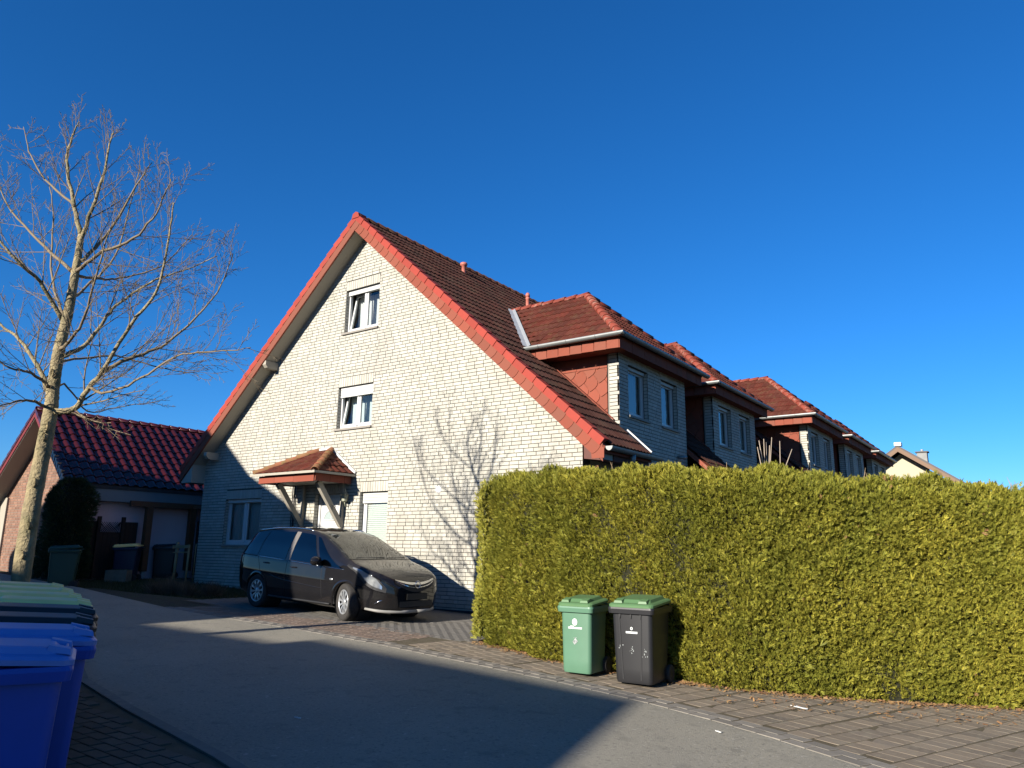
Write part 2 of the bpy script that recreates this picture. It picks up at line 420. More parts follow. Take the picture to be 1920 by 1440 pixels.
# pavement on the near left side, a little above the street
side = [(x, y-.1) for x, y in EDGE_L]
lp = struct(sheet(side+[(12, -8), (-36, -4)], .095), 'footpath', 'joint')
kb = MB()
for (x0, y0), (x1, y1) in zip(side[:-1], side[1:]):
    d = Vector((x1-x0, y1-y0)).normalized(); n_ = Vector((-d.y, d.x))*.09
    kb.hexa([(x0, y0, gz(x0, y0)-.1), (x1, y1, gz(x1, y1)-.1), (x1+n_.x, y1+n_.y, gz(x1, y1)-.1), (x0+n_.x, y0+n_.y, gz(x0, y0)-.1),
             (x0, y0, gz(x0, y0)+.108), (x1, y1, gz(x1, y1)+.108), (x1+n_.x, y1+n_.y, gz(x1, y1)+.108), (x0+n_.x, y0+n_.y, gz(x0, y0)+.108)])
struct(kb, 'kerb', 'kerb')
ls = []
for i, x in enumerate(np.arange(-9.4, -1.0, .212)):
    for j, y in enumerate(np.arange(.4, 4.9, .108)):
        yl = float(np.interp(x, [p[0] for p in side], [p[1] for p in side]))
        if y < yl-.14: ls.append(stone(x+.106*(j % 2), y, 1, 0, .2, .098, .106))
pieces('footpath_block', SLAB, ls, 'darkpaver', lp, 300, score=lambda Ms: np.where((Ms[:, 0, 3]/np.maximum(Ms[:, 1, 3], .1) < -2.3) | (Ms[:, 1, 3] < 1.6), 50, 0))
# ------------------------------------------------------------------ the brick house with the gable
G = 12.82                                   # gable plane
CR = .0833
XL, XR = -20.47, -7.42
RX, RZ, TP = -13.97, 10.22, .9              # ridge line (top of tiles) and pitch
def roof_z(x): return RZ-TP*abs(x-RX)
PIT = math.atan(TP)

def wall_strips(mb, u0, u1, zb, ztop, holes, a, b_, axis='y', extra=()):
    """solid wall with rectangular openings; ztop(u) piecewise linear with breaks `extra`"""
    us = sorted(set([u0, u1]+list(extra)+[h[0] for h in holes]+[h[1] for h in holes]))
    us = [u for u in us if u0 <= u <= u1]
    for ua, ub in zip(us[:-1], us[1:]):
        hs = sorted([(h[2], h[3]) for h in holes if h[0] < (ua+ub)/2 < h[1]])
        z = zb
        for h0, h1 in hs:
            if h0 > z: mb.prism([(ua, z), (ub, z), (ub, h0), (ua, h0)], a, b_, axis)
            z = h1
        mb.prism([(ua, z), (ub, z), (ub, ztop(ub)), (ua, ztop(ua))], a, b_, axis)

def brick_layout(u0, u1, zb, zt, halfplanes, holes, lintels):
    """running bond; returns (full rectangles, clipped polygons)"""
    full, cut = [], []
    nrow = int((zt-zb)/CR)+1
    for r_ in range(nrow):
        z0 = zb+r_*CR+.007; z1 = z0+.0695
        off = [0, .125, .06, .19][r_ % 4]
        k = int((u1-u0)/.25)+2
        u = u0-.25+off
        spans = []
        while u < u1:
            ln = .25
            if random.random() < .055: ln = .125
            spans.append((u+.0065, u+ln-.0065)); u += ln
        for a, b_ in spans:
            a, b_ = max(a, u0), min(b_, u1)
            if b_-a < .03: continue
            segs = [(a, b_)]
            for h in holes+lintels:
                if z1 > h[2]+.004 and z0 < h[3]-.004:
                    ns = []
                    for p, q in segs:
                        if q <= h[0] or p >= h[1]: ns.append((p, q)); continue
                        if p < h[0]-.02: ns.append((p, h[0]-.004))
                        if q > h[1]+.02: ns.append((h[1]+.004, q))
                    segs = ns
            for p, q in segs:
                poly = [(p, z0), (q, z0), (q, z1), (p, z1)]
                hit = False
                for hp in halfplanes:
                    n0 = poly; poly = clip_half(poly, *hp)
                    if poly != n0: hit = True
                    if len(poly) < 3: break
                if len(poly) < 3: continue
                if hit: cut.append(poly)
                else: full.append((p, q, z0, z1))
    for h in lintels:                        # soldier course
        n_ = max(1, round((h[1]-h[0])/.0833)); s_ = (h[1]-h[0])/n_
        for i in range(n_): full.append((h[0]+i*s_+.005, h[0]+(i+1)*s_-.005, h[2]+.005, h[3]-.005))
    return full, cut

houseA = thing('brick_house', 'cream brick house with steep red edged gable, two dormers and tiled door canopy', 'house', (-13.9, 19, .4))
# openings: u0,u1,z0,z1
WU = (-14.68, -13.42, 7.17, 8.36); WM = (-14.75, -13.48, 4.60, 5.71); WL = (-19.27, -17.63, 1.66, 2.93); WR = (-13.73, -12.78, 1.05, 2.96)
DR = (-15.40, -14.36, .62, 2.95)
holes = [WU, WM, WL, WR, DR]
lint = [(h[0]-.0, h[1]+.0, h[3], h[3]+.25) for h in holes]
gt = lambda x: roof_z(x)-.34
gw = MB()
wall_strips(gw, XL, XR, -.1, gt, holes, G+.016, G+.30, 'y', extra=(RX,))
gable = part(gw, 'gable_wall', 'mortar', houseA)
hp = [(TP, 1, RZ-.30+TP*RX), (-TP, 1, RZ-.30-TP*RX)]
full, cut = brick_layout(XL, XR, .30, 10.0, hp, holes, lint)
mats = [TRS(((a+b_)/2, G+.02+rng.normal(0, .0012), (c+d)/2), (b_-a, 0, 0), (0, .04, 0), (0, 0, d-c)) for a, b_, c, d in full]
def hid(Ms):
    x, z = Ms[:, 0, 3], Ms[:, 2, 3]
    return np.where(((x > -10.1) & (z < 3.4+.25*(x+7.4)*0)) | ((z < 2.05) & (x < -10.2)), 40, 0)
pieces('brick', CUBE, mats, 'brick', gable, 300, score=hid, rest_name='brick_courses')
cb = MB()
for p in cut: cb.prism(p, G, G+.03)
for h in holes:                              # bricked reveals, left and right
    z = h[2]
    while z < h[3]-.03:
        cb.box(h[0]-.02, h[0]+.003, G+.018, G+.115, z+.006, min(z+.077, h[3])); cb.box(h[1]-.003, h[1]+.02, G+.018, G+.115, z+.006, min(z+.077, h[3])); z += CR
part(cb, 'cut_bricks', 'brick', gable, kind='stuff')
pl = MB(); pl.box(XL-.0, XR+.02, G-.012, G+.06, -.2, .345); part(pl, 'plinth', 'plinth', houseA)

def casement(parent, h, axis, face, leaves=2, curtain='curtain', shutter=0.0, tilt=(), depth=.12, blind=False, inward=1, pos_sill=True):
    """window in an opening h=(u0,u1,z0,z1) of a wall whose outer face lies at `face`; inward = sign of the direction into the house"""
    u0, u1, z0, z1 = h
    def bx(mb, a, b_, d0, d1, c, d):
        e0, e1 = face+inward*d0, face+inward*d1
        if axis == 'y': mb.box(a, b_, min(e0, e1), max(e0, e1), c, d)
        else: mb.box(min(e0, e1), max(e0, e1), a, b_, c, d)
    fr = MB(); t = .055; d0, d1 = depth, depth+.07
    bx(fr, u0, u0+t, d0, d1, z0, z1); bx(fr, u1-t, u1, d0, d1, z0, z1); bx(fr, u0+t, u1-t, d0, d1, z0, z0+t+.02); bx(fr, u0+t, u1-t, d0, d1, z1-t, z1)
    um = (u0+u1)/2
    if leaves == 2: bx(fr, um-.035, um+.035, d0, d1, z0+t, z1-t)
    wn = part(fr, 'window', 'pvc', parent)
    lv = [(u0+t, um-.035), (um+.035, u1-t)] if leaves == 2 else [(u0+t, u1-t)]
    for i, (a, b_) in enumerate(lv):
        sx = MB(); q = .06; c, d = z0+t+.02, z1-t
        bx(sx, a, a+q, 0, .05, c, d); bx(sx, b_-q, b_, 0, .05, c, d); bx(sx, a+q, b_-q, 0, .05, c, c+q); bx(sx, a+q, b_-q, 0, .05, d-q, d)
        gl = MB(); e_ = face+inward*.022
        gl.add([(u_, e_, z_) if axis == 'y' else (e_, u_, z_) for u_, z_ in ((a+q, c+q), (b_-q, c+q), (b_-q, d-q), (a+q, d-q))], [(0, 1, 2, 3) if (axis == 'y') == (inward > 0) else (3, 2, 1, 0)])
        for mb in (sx, gl):
            ang = .17 if i in tilt else 0
            vs = []
            for (x, y, z) in mb.v:
                off = (depth+.012)+(z-c)*ang
                if axis == 'y': y += inward*off
                else: x += inward*off
                vs.append((x, y, z))
            mb.v = vs
        part(sx, 'sash', 'pvc', wn); part(gl, 'pane', 'glass', wn, recalc=False)
    if curtain:
        cu = MB(); a, b_ = u0+.06, u1-.06; n_ = 40; P = []
        for k in range(n_+1):
            u = a+(b_-a)*k/n_; off = inward*(depth+(.30 if tilt else .11)+.018*math.sin(k*1.9)+.01*math.sin(k*.7))
            P.append([(u, face+off, z0+.05) if axis == 'y' else (face+off, u, z0+.05), (u, face+off, z1-.1) if axis == 'y' else (face+off, u, z1-.1)])
        cu.grid(P); part(cu, 'curtain', 'blind' if blind else curtain, wn)
    rm = MB(); bx(rm, u0-.3, u1+.3, depth+.6, depth+.63, z0-.3, z1+.2); part(rm, 'dark_room_panel', 'room', wn)  # dark panel added behind the window, stands in for the unlit room
    if shutter > 0:
        bxs = MB(); zb_ = z1-shutter; n_ = max(1, int(shutter/.055))
        for k in range(n_):
            s0 = z1-.002-(k+1)*shutter/n_; bx(bxs, u0+.02, u1-.02, depth-.05, depth-.02, s0+.004, s0+shutter/n_-.003)
        part(bxs, 'roller_shutter', 'shutter', wn)
    if pos_sill:
        sl = MB(); bx(sl, u0-.05, u1+.03, -.05, depth+.02, z0-.045, z0+.004); part(sl, 'sill', 'sill', wn)
    return wn
casement(houseA, WU, 'y', G, 2, shutter=.13, tilt=(0,))
casement(houseA, WM, 'y', G, 2, shutter=.27, tilt=(0,), blind=True)
casement(houseA, WL, 'y', G, 2, shutter=.10, blind=True)
casement(houseA, WR, 'y', G, 1, curtain=None, shutter=.27, depth=.14)
sh = MB()
for k in range(34): sh.box(WR[0]+.13, WR[1]-.05, G+.175, G+.19, 1.15+k*.046, 1.15+k*.046+.039)
part(sh, 'pleated_blind', mat('pale_green_blind', (.60, .61, .55), .8), houseA)

# front door
dm = MB(); x0, x1, z0, z1 = DR
for a, b_, c, d in ((x0, x0+.08, z0, z1), (x1-.08, x1, z0, z1), (x0+.08, x1-.08, z1-.08, z1)): dm.box(a, b_, G+.14, G+.22, c, d)
door = part(dm, 'door_frame', 'pvc', houseA)
dl = MB(); dl.box(x0+.085, x1-.085, G+.165, G+.205, z0, z1-.085); part(dl, 'door_leaf', 'pvc', door)
fan = [( (x0+x1)/2+.30*math.cos(a), 2.30+.26*math.sin(a)) for a in np.linspace(0, math.pi, 15)]
fl = MB(); fl.prism(fan, G+.155, G+.166); part(fl, 'fanlight', mat('frosted_glass', (.30, .36, .36), .35, noise=(40, .5, (.42, .48, .47))), door)
fa = MB(); fa.tube([(p[0], G+.158, p[1]) for p in fan]+[(fan[0][0], G+.158, fan[0][1])], .016, 6); part(fa, 'fanlight_moulding', 'pvc', door)
st = MB(); st.tube([((x0+x1)/2+.03*math.cos(a), G+.150, 2.37+.03*math.sin(a)) for a in np.linspace(0, 6.28, 9)], .008, 5); part(st, 'fanlight_rosette', 'pvc', door)
lb = MB(); lb.box(-15.02, -14.86, G+.150, G+.168, 1.75, 2.08); part(lb, 'letter_slot', 'plinth', door)
hd = MB(); hd.tube([(x1-.16, G+.16, 1.6), (x1-.16, G+.10, 1.6), (x1-.30, G+.10, 1.6)], .012, 6); part(hd, 'handle', 'zinc', door)

# ---- roof coverings
def tile_unit(wd=.30, ln=.345, waves=2, amp=.028, nx=10, lap=.05):
    V, F = [], []
    prof = [(i/nx-.5)*wd for i in range(nx+1)]
    hh = [amp*(.5-.5*math.cos(2*math.pi*waves*i/nx)) for i in range(nx+1)]
    for yy, zz in ((ln+lap, .004), (0, .030)):
        for x, h in zip(prof, hh): V.append((x, yy, h+zz))
    for x, h in zip(prof, hh): V.append((x, .003, h+.006))
    n = nx+1
    for i in range(nx):
        F.append((i, n+i, n+i+1, i+1)); F.append((n+i, 2*n+i, 2*n+i+1, n+i+1))
    return V, F
TILE = tile_unit()
def roof_face(o, e1, e2, nrm, poly, name, material, parent, n=0, cuts=(), unit=None, wd=.30, ln=.345, rest='roof_tiles', jitter=.0025):
    """tiles over a convex polygon given in plane coordinates (along eave, up slope); cuts = polygons left open"""
    o, e1, e2, nrm = map(np.array, (o, e1, e2, nrm))
    unit = unit or TILE
    us = [p[0] for p in poly]; vs = [p[1] for p in poly]
    hps = []
    ar = sum(poly[i][0]*poly[(i+1) % len(poly)][1]-poly[(i+1) % len(poly)][0]*poly[i][1] for i in range(len(poly)))
    sg = 1 if ar > 0 else -1
    for i in range(len(poly)):
        (a, b_), (c, d) = poly[i], poly[(i+1) % len(poly)]
        nx_, ny_ = (d-b_)*sg, -(c-a)*sg; L_ = math.hypot(nx_, ny_); hps.append((nx_/L_, ny_/L_, (nx_*a+ny_*b_)/L_))
    whole, cutm = [], MB()
    rows = int((max(vs)-min(vs))/ln)+1; cols = int((max(us)-min(us))/wd)+2
    for r_ in range(rows):
        for c in range(cols):
            u, v_ = min(us)+(c+.5)*wd, min(vs)+r_*ln
            if any(inpoly(u, v_+ln/2, q) for q in cuts): continue
            cor = [(u-wd/2, v_), (u+wd/2, v_), (u+wd/2, v_+ln), (u-wd/2, v_+ln)]
            dmx = max(hp_[0]*p[0]+hp_[1]*p[1]-hp_[2] for hp_ in hps for p in cor)
            if dmx <= .03:
                j = rng.normal(0, jitter, 2)
                whole.append(TRS(o+e1*u+e2*v_+nrm*abs(j[0]), e1+nrm*j[1]*2, e2, nrm))
            else:
                q = cor
                for hp_ in hps:
                    q = clip_half(q, *hp_)
                    if len(q) < 3: break
                if len(q) >= 3:
                    zt = [np.array(o+e1*a+e2*b_+nrm*(.030-.026*(b_-v_)/ln+.010)) for a, b_ in q]
                    zb_ = [p-nrm*.02 for p in zt]; m_ = len(q)
                    cutm.add(zt+zb_, [tuple(range(m_))]+[(i, m_+i, m_+(i+1) % m_, (i+1) % m_) for i in range(m_)])
    if n: pieces(name, unit, whole, material, parent, n, rest_name=rest)
    elif whole: joined(rest, unit, whole, material, parent)
    if cutm.v: part(cutm, 'cut_'+rest, material, parent, kind='stuff', recalc=False)

def ridge_run(a, b_, rad, step, material, parent, name='ridge_tile', nrm=(0, 0, 1), n=300):
    """half-round cap tiles laid from a (low end) to b_"""
    a, b_ = Vector(a), Vector(b_); d = (b_-a); L_ = d.length; d.normalize(); u = Vector(nrm); s_ = d.cross(u).normalized(); u = s_.cross(d)
    k = 9; V, F = [], []
    for (yy, rr, lift) in ((0, 1.12, .012), (step+.06, .92, -.006)):
        for i in range(k):
            an = math.pi*(-.12+1.24*i/(k-1)); V.append((rr*rad*math.cos(an), yy, rr*rad*math.sin(an)*.8+lift))
    for i in range(k): V.append((V[i][0]*.9, .002, V[i][2]*.9-.012))
    for i in range(k-1): F += [(i, i+1, k+i+1, k+i), (i, 2*k+i, 2*k+i+1, i+1)]
    k_ = max(1, round(L_/step)); ms = [TRS(a+d*(i*L_/k_), s_, d, u) for i in range(k_)]
    pieces(name, (V, F), ms, material, parent, n, smooth=True)

OV = .45                                     # verge overhang
YB = 25.4                                    # end of this block
EX = -6.66                                   # eave edge
cs, sn = math.cos(PIT), math.sin(PIT)
def deck(parent, rx, rz, y0, y1, ex, lx, dx, ds, name='roof_deck'):
    mb = MB(); t = .13
    zr = rz-.10
    x2 = dx-.28; zz = lambda x: zr-TP*(x-rx)
    mb.prism([(rx, zr), (x2, zz(x2)), (x2, zz(x2)-t), (rx, zr-t)], y0, y1)
    yy = y0
    for a in list(ds)+[None]:
        ye = y1 if a is None else a
        if ye > yy: mb.prism([(x2, zz(x2)), (ex, zz(ex)), (ex, zz(ex)-t), (x2, zz(x2)-t)], yy, ye)
        if a is not None: yy = a+3.74
    mb.prism([(rx, zr), (rx, zr-t), (lx, zr-TP*(rx-lx)-t), (lx, zr-TP*(rx-lx))], y0, y1)
    return part(mb, name, 'slate', parent)
roofA = deck(houseA, RX, RZ, G-OV+.03, YB, EX-.03, -21.0, XR, (14.46, 20.22))
# dormers: front wall plane, y range
DX = XR
def dormer(parent, dx, y0, zo=0.0, detail=True, roof=None, rx=RX, n=0, rz=RZ):
    y1 = y0+3.74; ym = (y0+y1)/2; zt = 6.02+zo
    wh = [(y0+.47, y0+1.49, 4.61+zo, 5.79+zo), (y0+2.25, y0+3.23, 4.61+zo, 5.79+zo)]
    lt = [(h[0], h[1], h[3], h[3]+.24) for h in wh]
    mb = MB(); wall_strips(mb, y0+.012, y1-.012, -.2, lambda u: zt+.05, wh, dx-.012, dx-.30, 'x')
    for a in (y0+.012, y1-.012-.12):          # short brick returns at both corners
        mb.box(dx-.30, dx-.012, a, a+.12, -.2, zt+.05)
    dw = part(mb, 'dormer_wall', 'mortar', parent)
    full, _ = brick_layout(y0, y1, 2.6-7*CR if detail else 2.6, zt, [], wh, lt)
    full = [f for f in full if f[3] < zt+.02]
    ms = [TRS((dx-.02+rng.normal(0, .001), (a+b_)/2, (c+d)/2), (.04, 0, 0), (0, b_-a, 0), (0, 0, d-c)) for a, b_, c, d in full]
    for r_ in range(int((zt-2.6)/CR)):        # return bricks on the corner facing the street
        z = 2.6+r_*CR+.007
        ms.append(TRS((dx-.118, y0+.02, z+.0347), (.232, 0, 0), (0, .04, 0), (0, 0, .0695)))
    for h in wh:
        z = h[2]
        while z < h[3]-.03:
            for yy in (h[0]-.009, h[1]+.009): ms.append(TRS((dx-.065, yy, z+.042), (.09, 0, 0), (0, .022, 0), (0, 0, .0715)))
            z += CR
    joined('brick_courses', CUBE, ms, 'brick', dw)
    for h in wh: casement(parent, h, 'x', dx, 1, curtain='curtain', shutter=.08, inward=-1, depth=.13, blind=True)
    # slated cheeks
    xi = rx+(rz-zt-.2)/TP                     # where the cheek meets the main roof at eave height
    ck = MB()
    zm = lambda x: rz-.1-TP*(x-rx)
    for yy in (y0+.10, y1-.10):
        q = MB(); s_ = .04
        q.prism([(xi-.2, zm(xi-.2)-.1), (dx-.20, zm(dx-.20)-.12), (dx-.20, zt+.02), (xi-.2, zt+.02)], yy-s_, yy+s_)
        c_ = part(q, 'dormer_cheek', 'slate', parent)
        if yy < ym and detail:
            sl = MB(); k = 0
            # diagonal fish-scale slates, each its own leaf
            ca, sa = math.cos(R(36)), math.sin(R(36)); lw, lh = .30, .29
            for j in range(-14, 16):
                for i in range(-16, 18):
                    o_ = .5*lw*(j % 2)
                    loc = [(-.52, -.42), (-.30, -.47), (0, -.5), (.25, -.44), (.42, -.30), (.52, -.05), (.52, .5), (-.52, .5)]
                    pts = []
                    for (a, b_) in loc:
                        u_, v2 = (i+a)*lw+o_, (j+b_)*lh
                        pts.append((dx-1.2+u_*ca-v2*sa, 5.0+zo+u_*sa+v2*ca))
                    v0 = min((z-5.0-zo)*ca-(x-dx+1.2)*sa for x, z in pts)
                    for hp_ in ((1, 0, dx-.205), (0, 1, zt-.33), (-TP, -1, -(rz-.04)-TP*rx), (-1, 0, -xi+.3)):
                        pts = clip_half(pts, *hp_)
                        if len(pts) < 3: break
                    if len(pts) < 3: continue
                    n_ = len(pts)
                    f_ = [(x, yy-s_-.020+.016*min(max(((z-5.0-zo)*ca-(x-dx+1.2)*sa-v0)/lh, 0), 1.1)-.003*((x-dx)*ca+(z-5)*sa), z) for x, z in pts]
                    b2 = [(x, yy-s_-.001, z) for x, z in pts]
                    sm_ = MB(); sm_.add(f_+b2, [tuple(range(n_))]+[(t, n_+t, n_+(t+1) % n_, (t+1) % n_) for t in range(n_)])
                    part(sm_, 'slate', 'slate', c_)
            for k in range(14):
                x1_ = dx-.21-k*.30
                if x1_-.3 < xi-.3: break
                sm_ = MB(); sm_.box(x1_-.295, x1_, yy-s_-.024-.004*(k % 2), yy-s_-.001, zt-.34, zt-.06); part(sm_, 'slate', 'slate', c_)
            cn = MB(); cn.box(dx-.268, dx-.2345, y0-.004, yy-s_+.01, zm(dx-.2)-.05, zt+.02); part(cn, 'corner_trim', 'sill', c_)
            fl_ = MB(); fl_.bar((xi-.1, yy-s_-.07, zm(xi-.1)+.115), (dx-.12, yy-s_-.07, zm(dx-.12)+.115), .12, .02, (TP, 0, 1)); part(fl_, 'apron_flashing', 'slate', c_)
    # hipped roof
    ef, es, ez = dx+.33, .56, 6.22+zo
    ax, az = dx-1.84, 8.18+zo                 # hip apex
    ya, yb = y0-es, y1+es
    rl = rx+(rz-az)/TP                        # ridge meets the main roof
    xe_ = rx+(rz-ez)/TP                       # eave meets the main roof
    core = MB()
    A, B, C_, D = (ef, ya, ez), (ef, yb, ez), (xe_-.2, yb, ez), (xe_-.2, ya, ez)
    P, Q = (ax, ym, az), (rl-.2, ym, az)
    core.add([A, B, C_, D, P, Q], [(0, 1, 4), (1, 2, 5, 4), (3, 0, 4, 5), (0, 3, 2, 1)])
    dr = part(core, 'dormer_roof', 'tile2', parent)
    # side facing the street
    def plane(o, e1, up_to):
        o, e1, t_ = Vector(o), Vector(e1).normalized(), Vector(up_to)
        e2 = (t_-o); e2 = (e2-e1*e2.dot(e1)).normalized(); return o, e1, e2, e1.cross(e2)
    o, e1, e2, nn = plane(D, (1, 0, 0), P)
    def uv(p): d = Vector(p)-o; return (d.dot(e1), d.dot(e2))
    roof_face(o+nn*.012, e1, e2, nn, [uv((xe_, ya, ez)), uv(A), uv(P), uv((rl, ym, az))], 'dormer_tile', 'tile2', dr, n)
    o, e1, e2, nn = plane(A, (0, 1, 0), P)
    roof_face(o+nn*.012, e1, e2, nn, [uv(A), uv(B), uv(P)], 'dormer_tile', 'tile2', dr, 0, rest='front_roof_tiles')
    if detail:
        ridge_run(A, Vector(P)+Vector((0, 0, .03)), .105, .34, 'hip', dr, 'hip_tile')
        ridge_run(Vector(P)+Vector((.06, 0, .02)), (rl, ym, az+.02), .105, .34, 'hip', dr)
    ridge_run(B, Vector(P)+Vector((0, 0, .03)), .105, .34, 'hip', dr, 'hip_tile')
    # valley flashing
    if detail:
        vf = MB(); n1 = 24; P1 = []
        for k in range(n1+1):
            t = k/n1; p = Vector((xe_+.05, ya-.02, ez-.03)).lerp(Vector((rl+.05, ym-.05, az-.02)), t)
            wv = .012*math.sin(k*2.4)+.006*math.sin(k*5.1)
            P1.append([p+Vector((-.14+wv, -.02, .13+.01)), p+Vector((-.02, .0, .09)), p+Vector((.05, .02, .13))])
        vf.grid(P1, smooth=False); part(vf, 'valley_flashing', 'lead', dr)
    # eaves box, slates and gutter
    eb = MB(); eb.box(xe_-.1, ef-.05, ya+.05, yb-.05, zt-.05, ez-.02)
    box = part(eb, 'eaves_box', 'slate', parent)
    for k in range(15):
        w_ = .31; x1_ = ef-.05-k*w_
        if x1_-w_ < xe_-.3: break
        s_ = MB(); zc = 5.93+zo
        s_.add([(x1_, ya+.036, zc), (x1_-w_+.004, ya+.024, zc+.004), (x1_-w_+.05, ya+.020, zc+.12), (x1_-w_+.0, ya+.022, ez-.03), (x1_, ya+.034, ez-.03),
                (x1_, ya+.05, zc), (x1_-w_+.004, ya+.05, zc+.004), (x1_-w_+.05, ya+.05, zc+.12), (x1_-w_+.0, ya+.05, ez-.03), (x1_, ya+.05, ez-.03)],
               [(0, 1, 2, 3, 4), (9, 8, 7, 6, 5)]+[(i, 5+i, 5+(i+1) % 5, (i+1) % 5) for i in range(5)])
        part(s_, 'fascia_slate', 'slate', box)
    for k in range(16):
        w_ = .31; ya_ = ya+.05+k*w_
        if ya_+w_ > yb: break
        s_ = MB(); s_.box(ef-.05, ef-.03-.004*(k % 2), ya_, ya_+w_-.005, 5.93+zo, ez-.03); part(s_, 'fascia_slate', 'slate', box)
    gm = MB()
    def gutter(a, b_, out):
        a, b_, out = Vector(a), Vector(b_), Vector(out); P = []
        for p in (a, b_):
            row = []
            for i in range(9):
                an = math.pi*i/8; row.append(p+out*(.075-.075*math.cos(an)) + Vector((0, 0, -.075*math.sin(an))))
            P.append(row+[row[-1]+Vector((0, 0, .012))-out*.01])
        gm.grid(P)
        P2 = [[q+Vector((0, 0, .004))-out*.002 for q in r_] for r_ in P]; gm.grid(P2)
    gutter((xe_+.0, ya+.0, ez+.015), (ef+.15, ya+.0, ez+.015), (0, -1, 0)); gutter((ef, ya-.15, ez+.015), (ef, yb+.1, ez+.015), (1, 0, 0))
    for x in np.arange(xe_+.4, ef, .75): gm.tube([(x, ya-.075-.08*math.cos(t), ez+.015-.08*math.sin(t)) for t in np.linspace(0, math.pi, 9)], .006, 4)
    if detail: gm.add([(xe_, ya, ez+.015)]+[(xe_, ya-.075+.075*math.cos(t), ez+.015-.075*math.sin(t)) for t in np.linspace(0, math.pi, 9)], [tuple(range(10))])
    part(gm, 'dormer_gutter', 'zinc', parent, recalc=False)
    return (xe_, ya, yb, ym, rl)
d1 = dormer(houseA, DX, 14.46, n=300)
d2 = dormer(houseA, DX, 20.22)
# main slope towards the gardens
slope_len = (EX-RX)/cs
e1, e2, nn = (0, 1, 0), (-cs, 0, sn), (sn, 0, cs)
O = Vector((EX, G-OV+.20, roof_z(EX)-.045))
def mu(x): return (EX-x)/cs
cuts = []
for (xe_, ya, yb, ym, rl), y0 in ((d1, 14.46), (d2, 20.22)):
    yo = G-OV+.20
    cuts.append([(y0-.02-yo, -.5), (y0+3.76-yo, -.5), (y0+3.76-yo, mu(xe_)-.1), (yb-.05-yo, mu(xe_)), (ym-yo, mu(rl)-.05), (ya+.05-yo, mu(xe_)), (y0-.02-yo, mu(xe_)-.1)])
roof_face(O, e1, e2, nn, [(0, 0), (YB-(G-OV+.2), 0), (YB-(G-OV+.2), slope_len), (0, slope_len)], 'roof_tile', 'tile', roofA, 300, cuts, ln=.346)
ls_ = MB(); ls_.bar((RX, 19, RZ-.05), (-21.0, 19, roof_z(-21.0)-.05), YB-G+OV-.2, .05, (TP, 0, 1)) if False else ls_.hexa([(-21.02, G-OV+.06, roof_z(-21.02)-.08), (RX, G-OV+.06, RZ-.08), (RX, YB, RZ-.08), (-21.02, YB, roof_z(-21.02)-.08), (-21.02, G-OV+.06, roof_z(-21.02)-.03), (RX, G-OV+.06, RZ-.03), (RX, YB, RZ-.03), (-21.02, YB, roof_z(-21.02)-.03)])
part(ls_, 'rear_slope', 'tile', houseA)
ridge_run((RX, G-OV+.02, RZ-.05), (RX, YB, RZ-.05), .11, .36, 'tile', roofA)
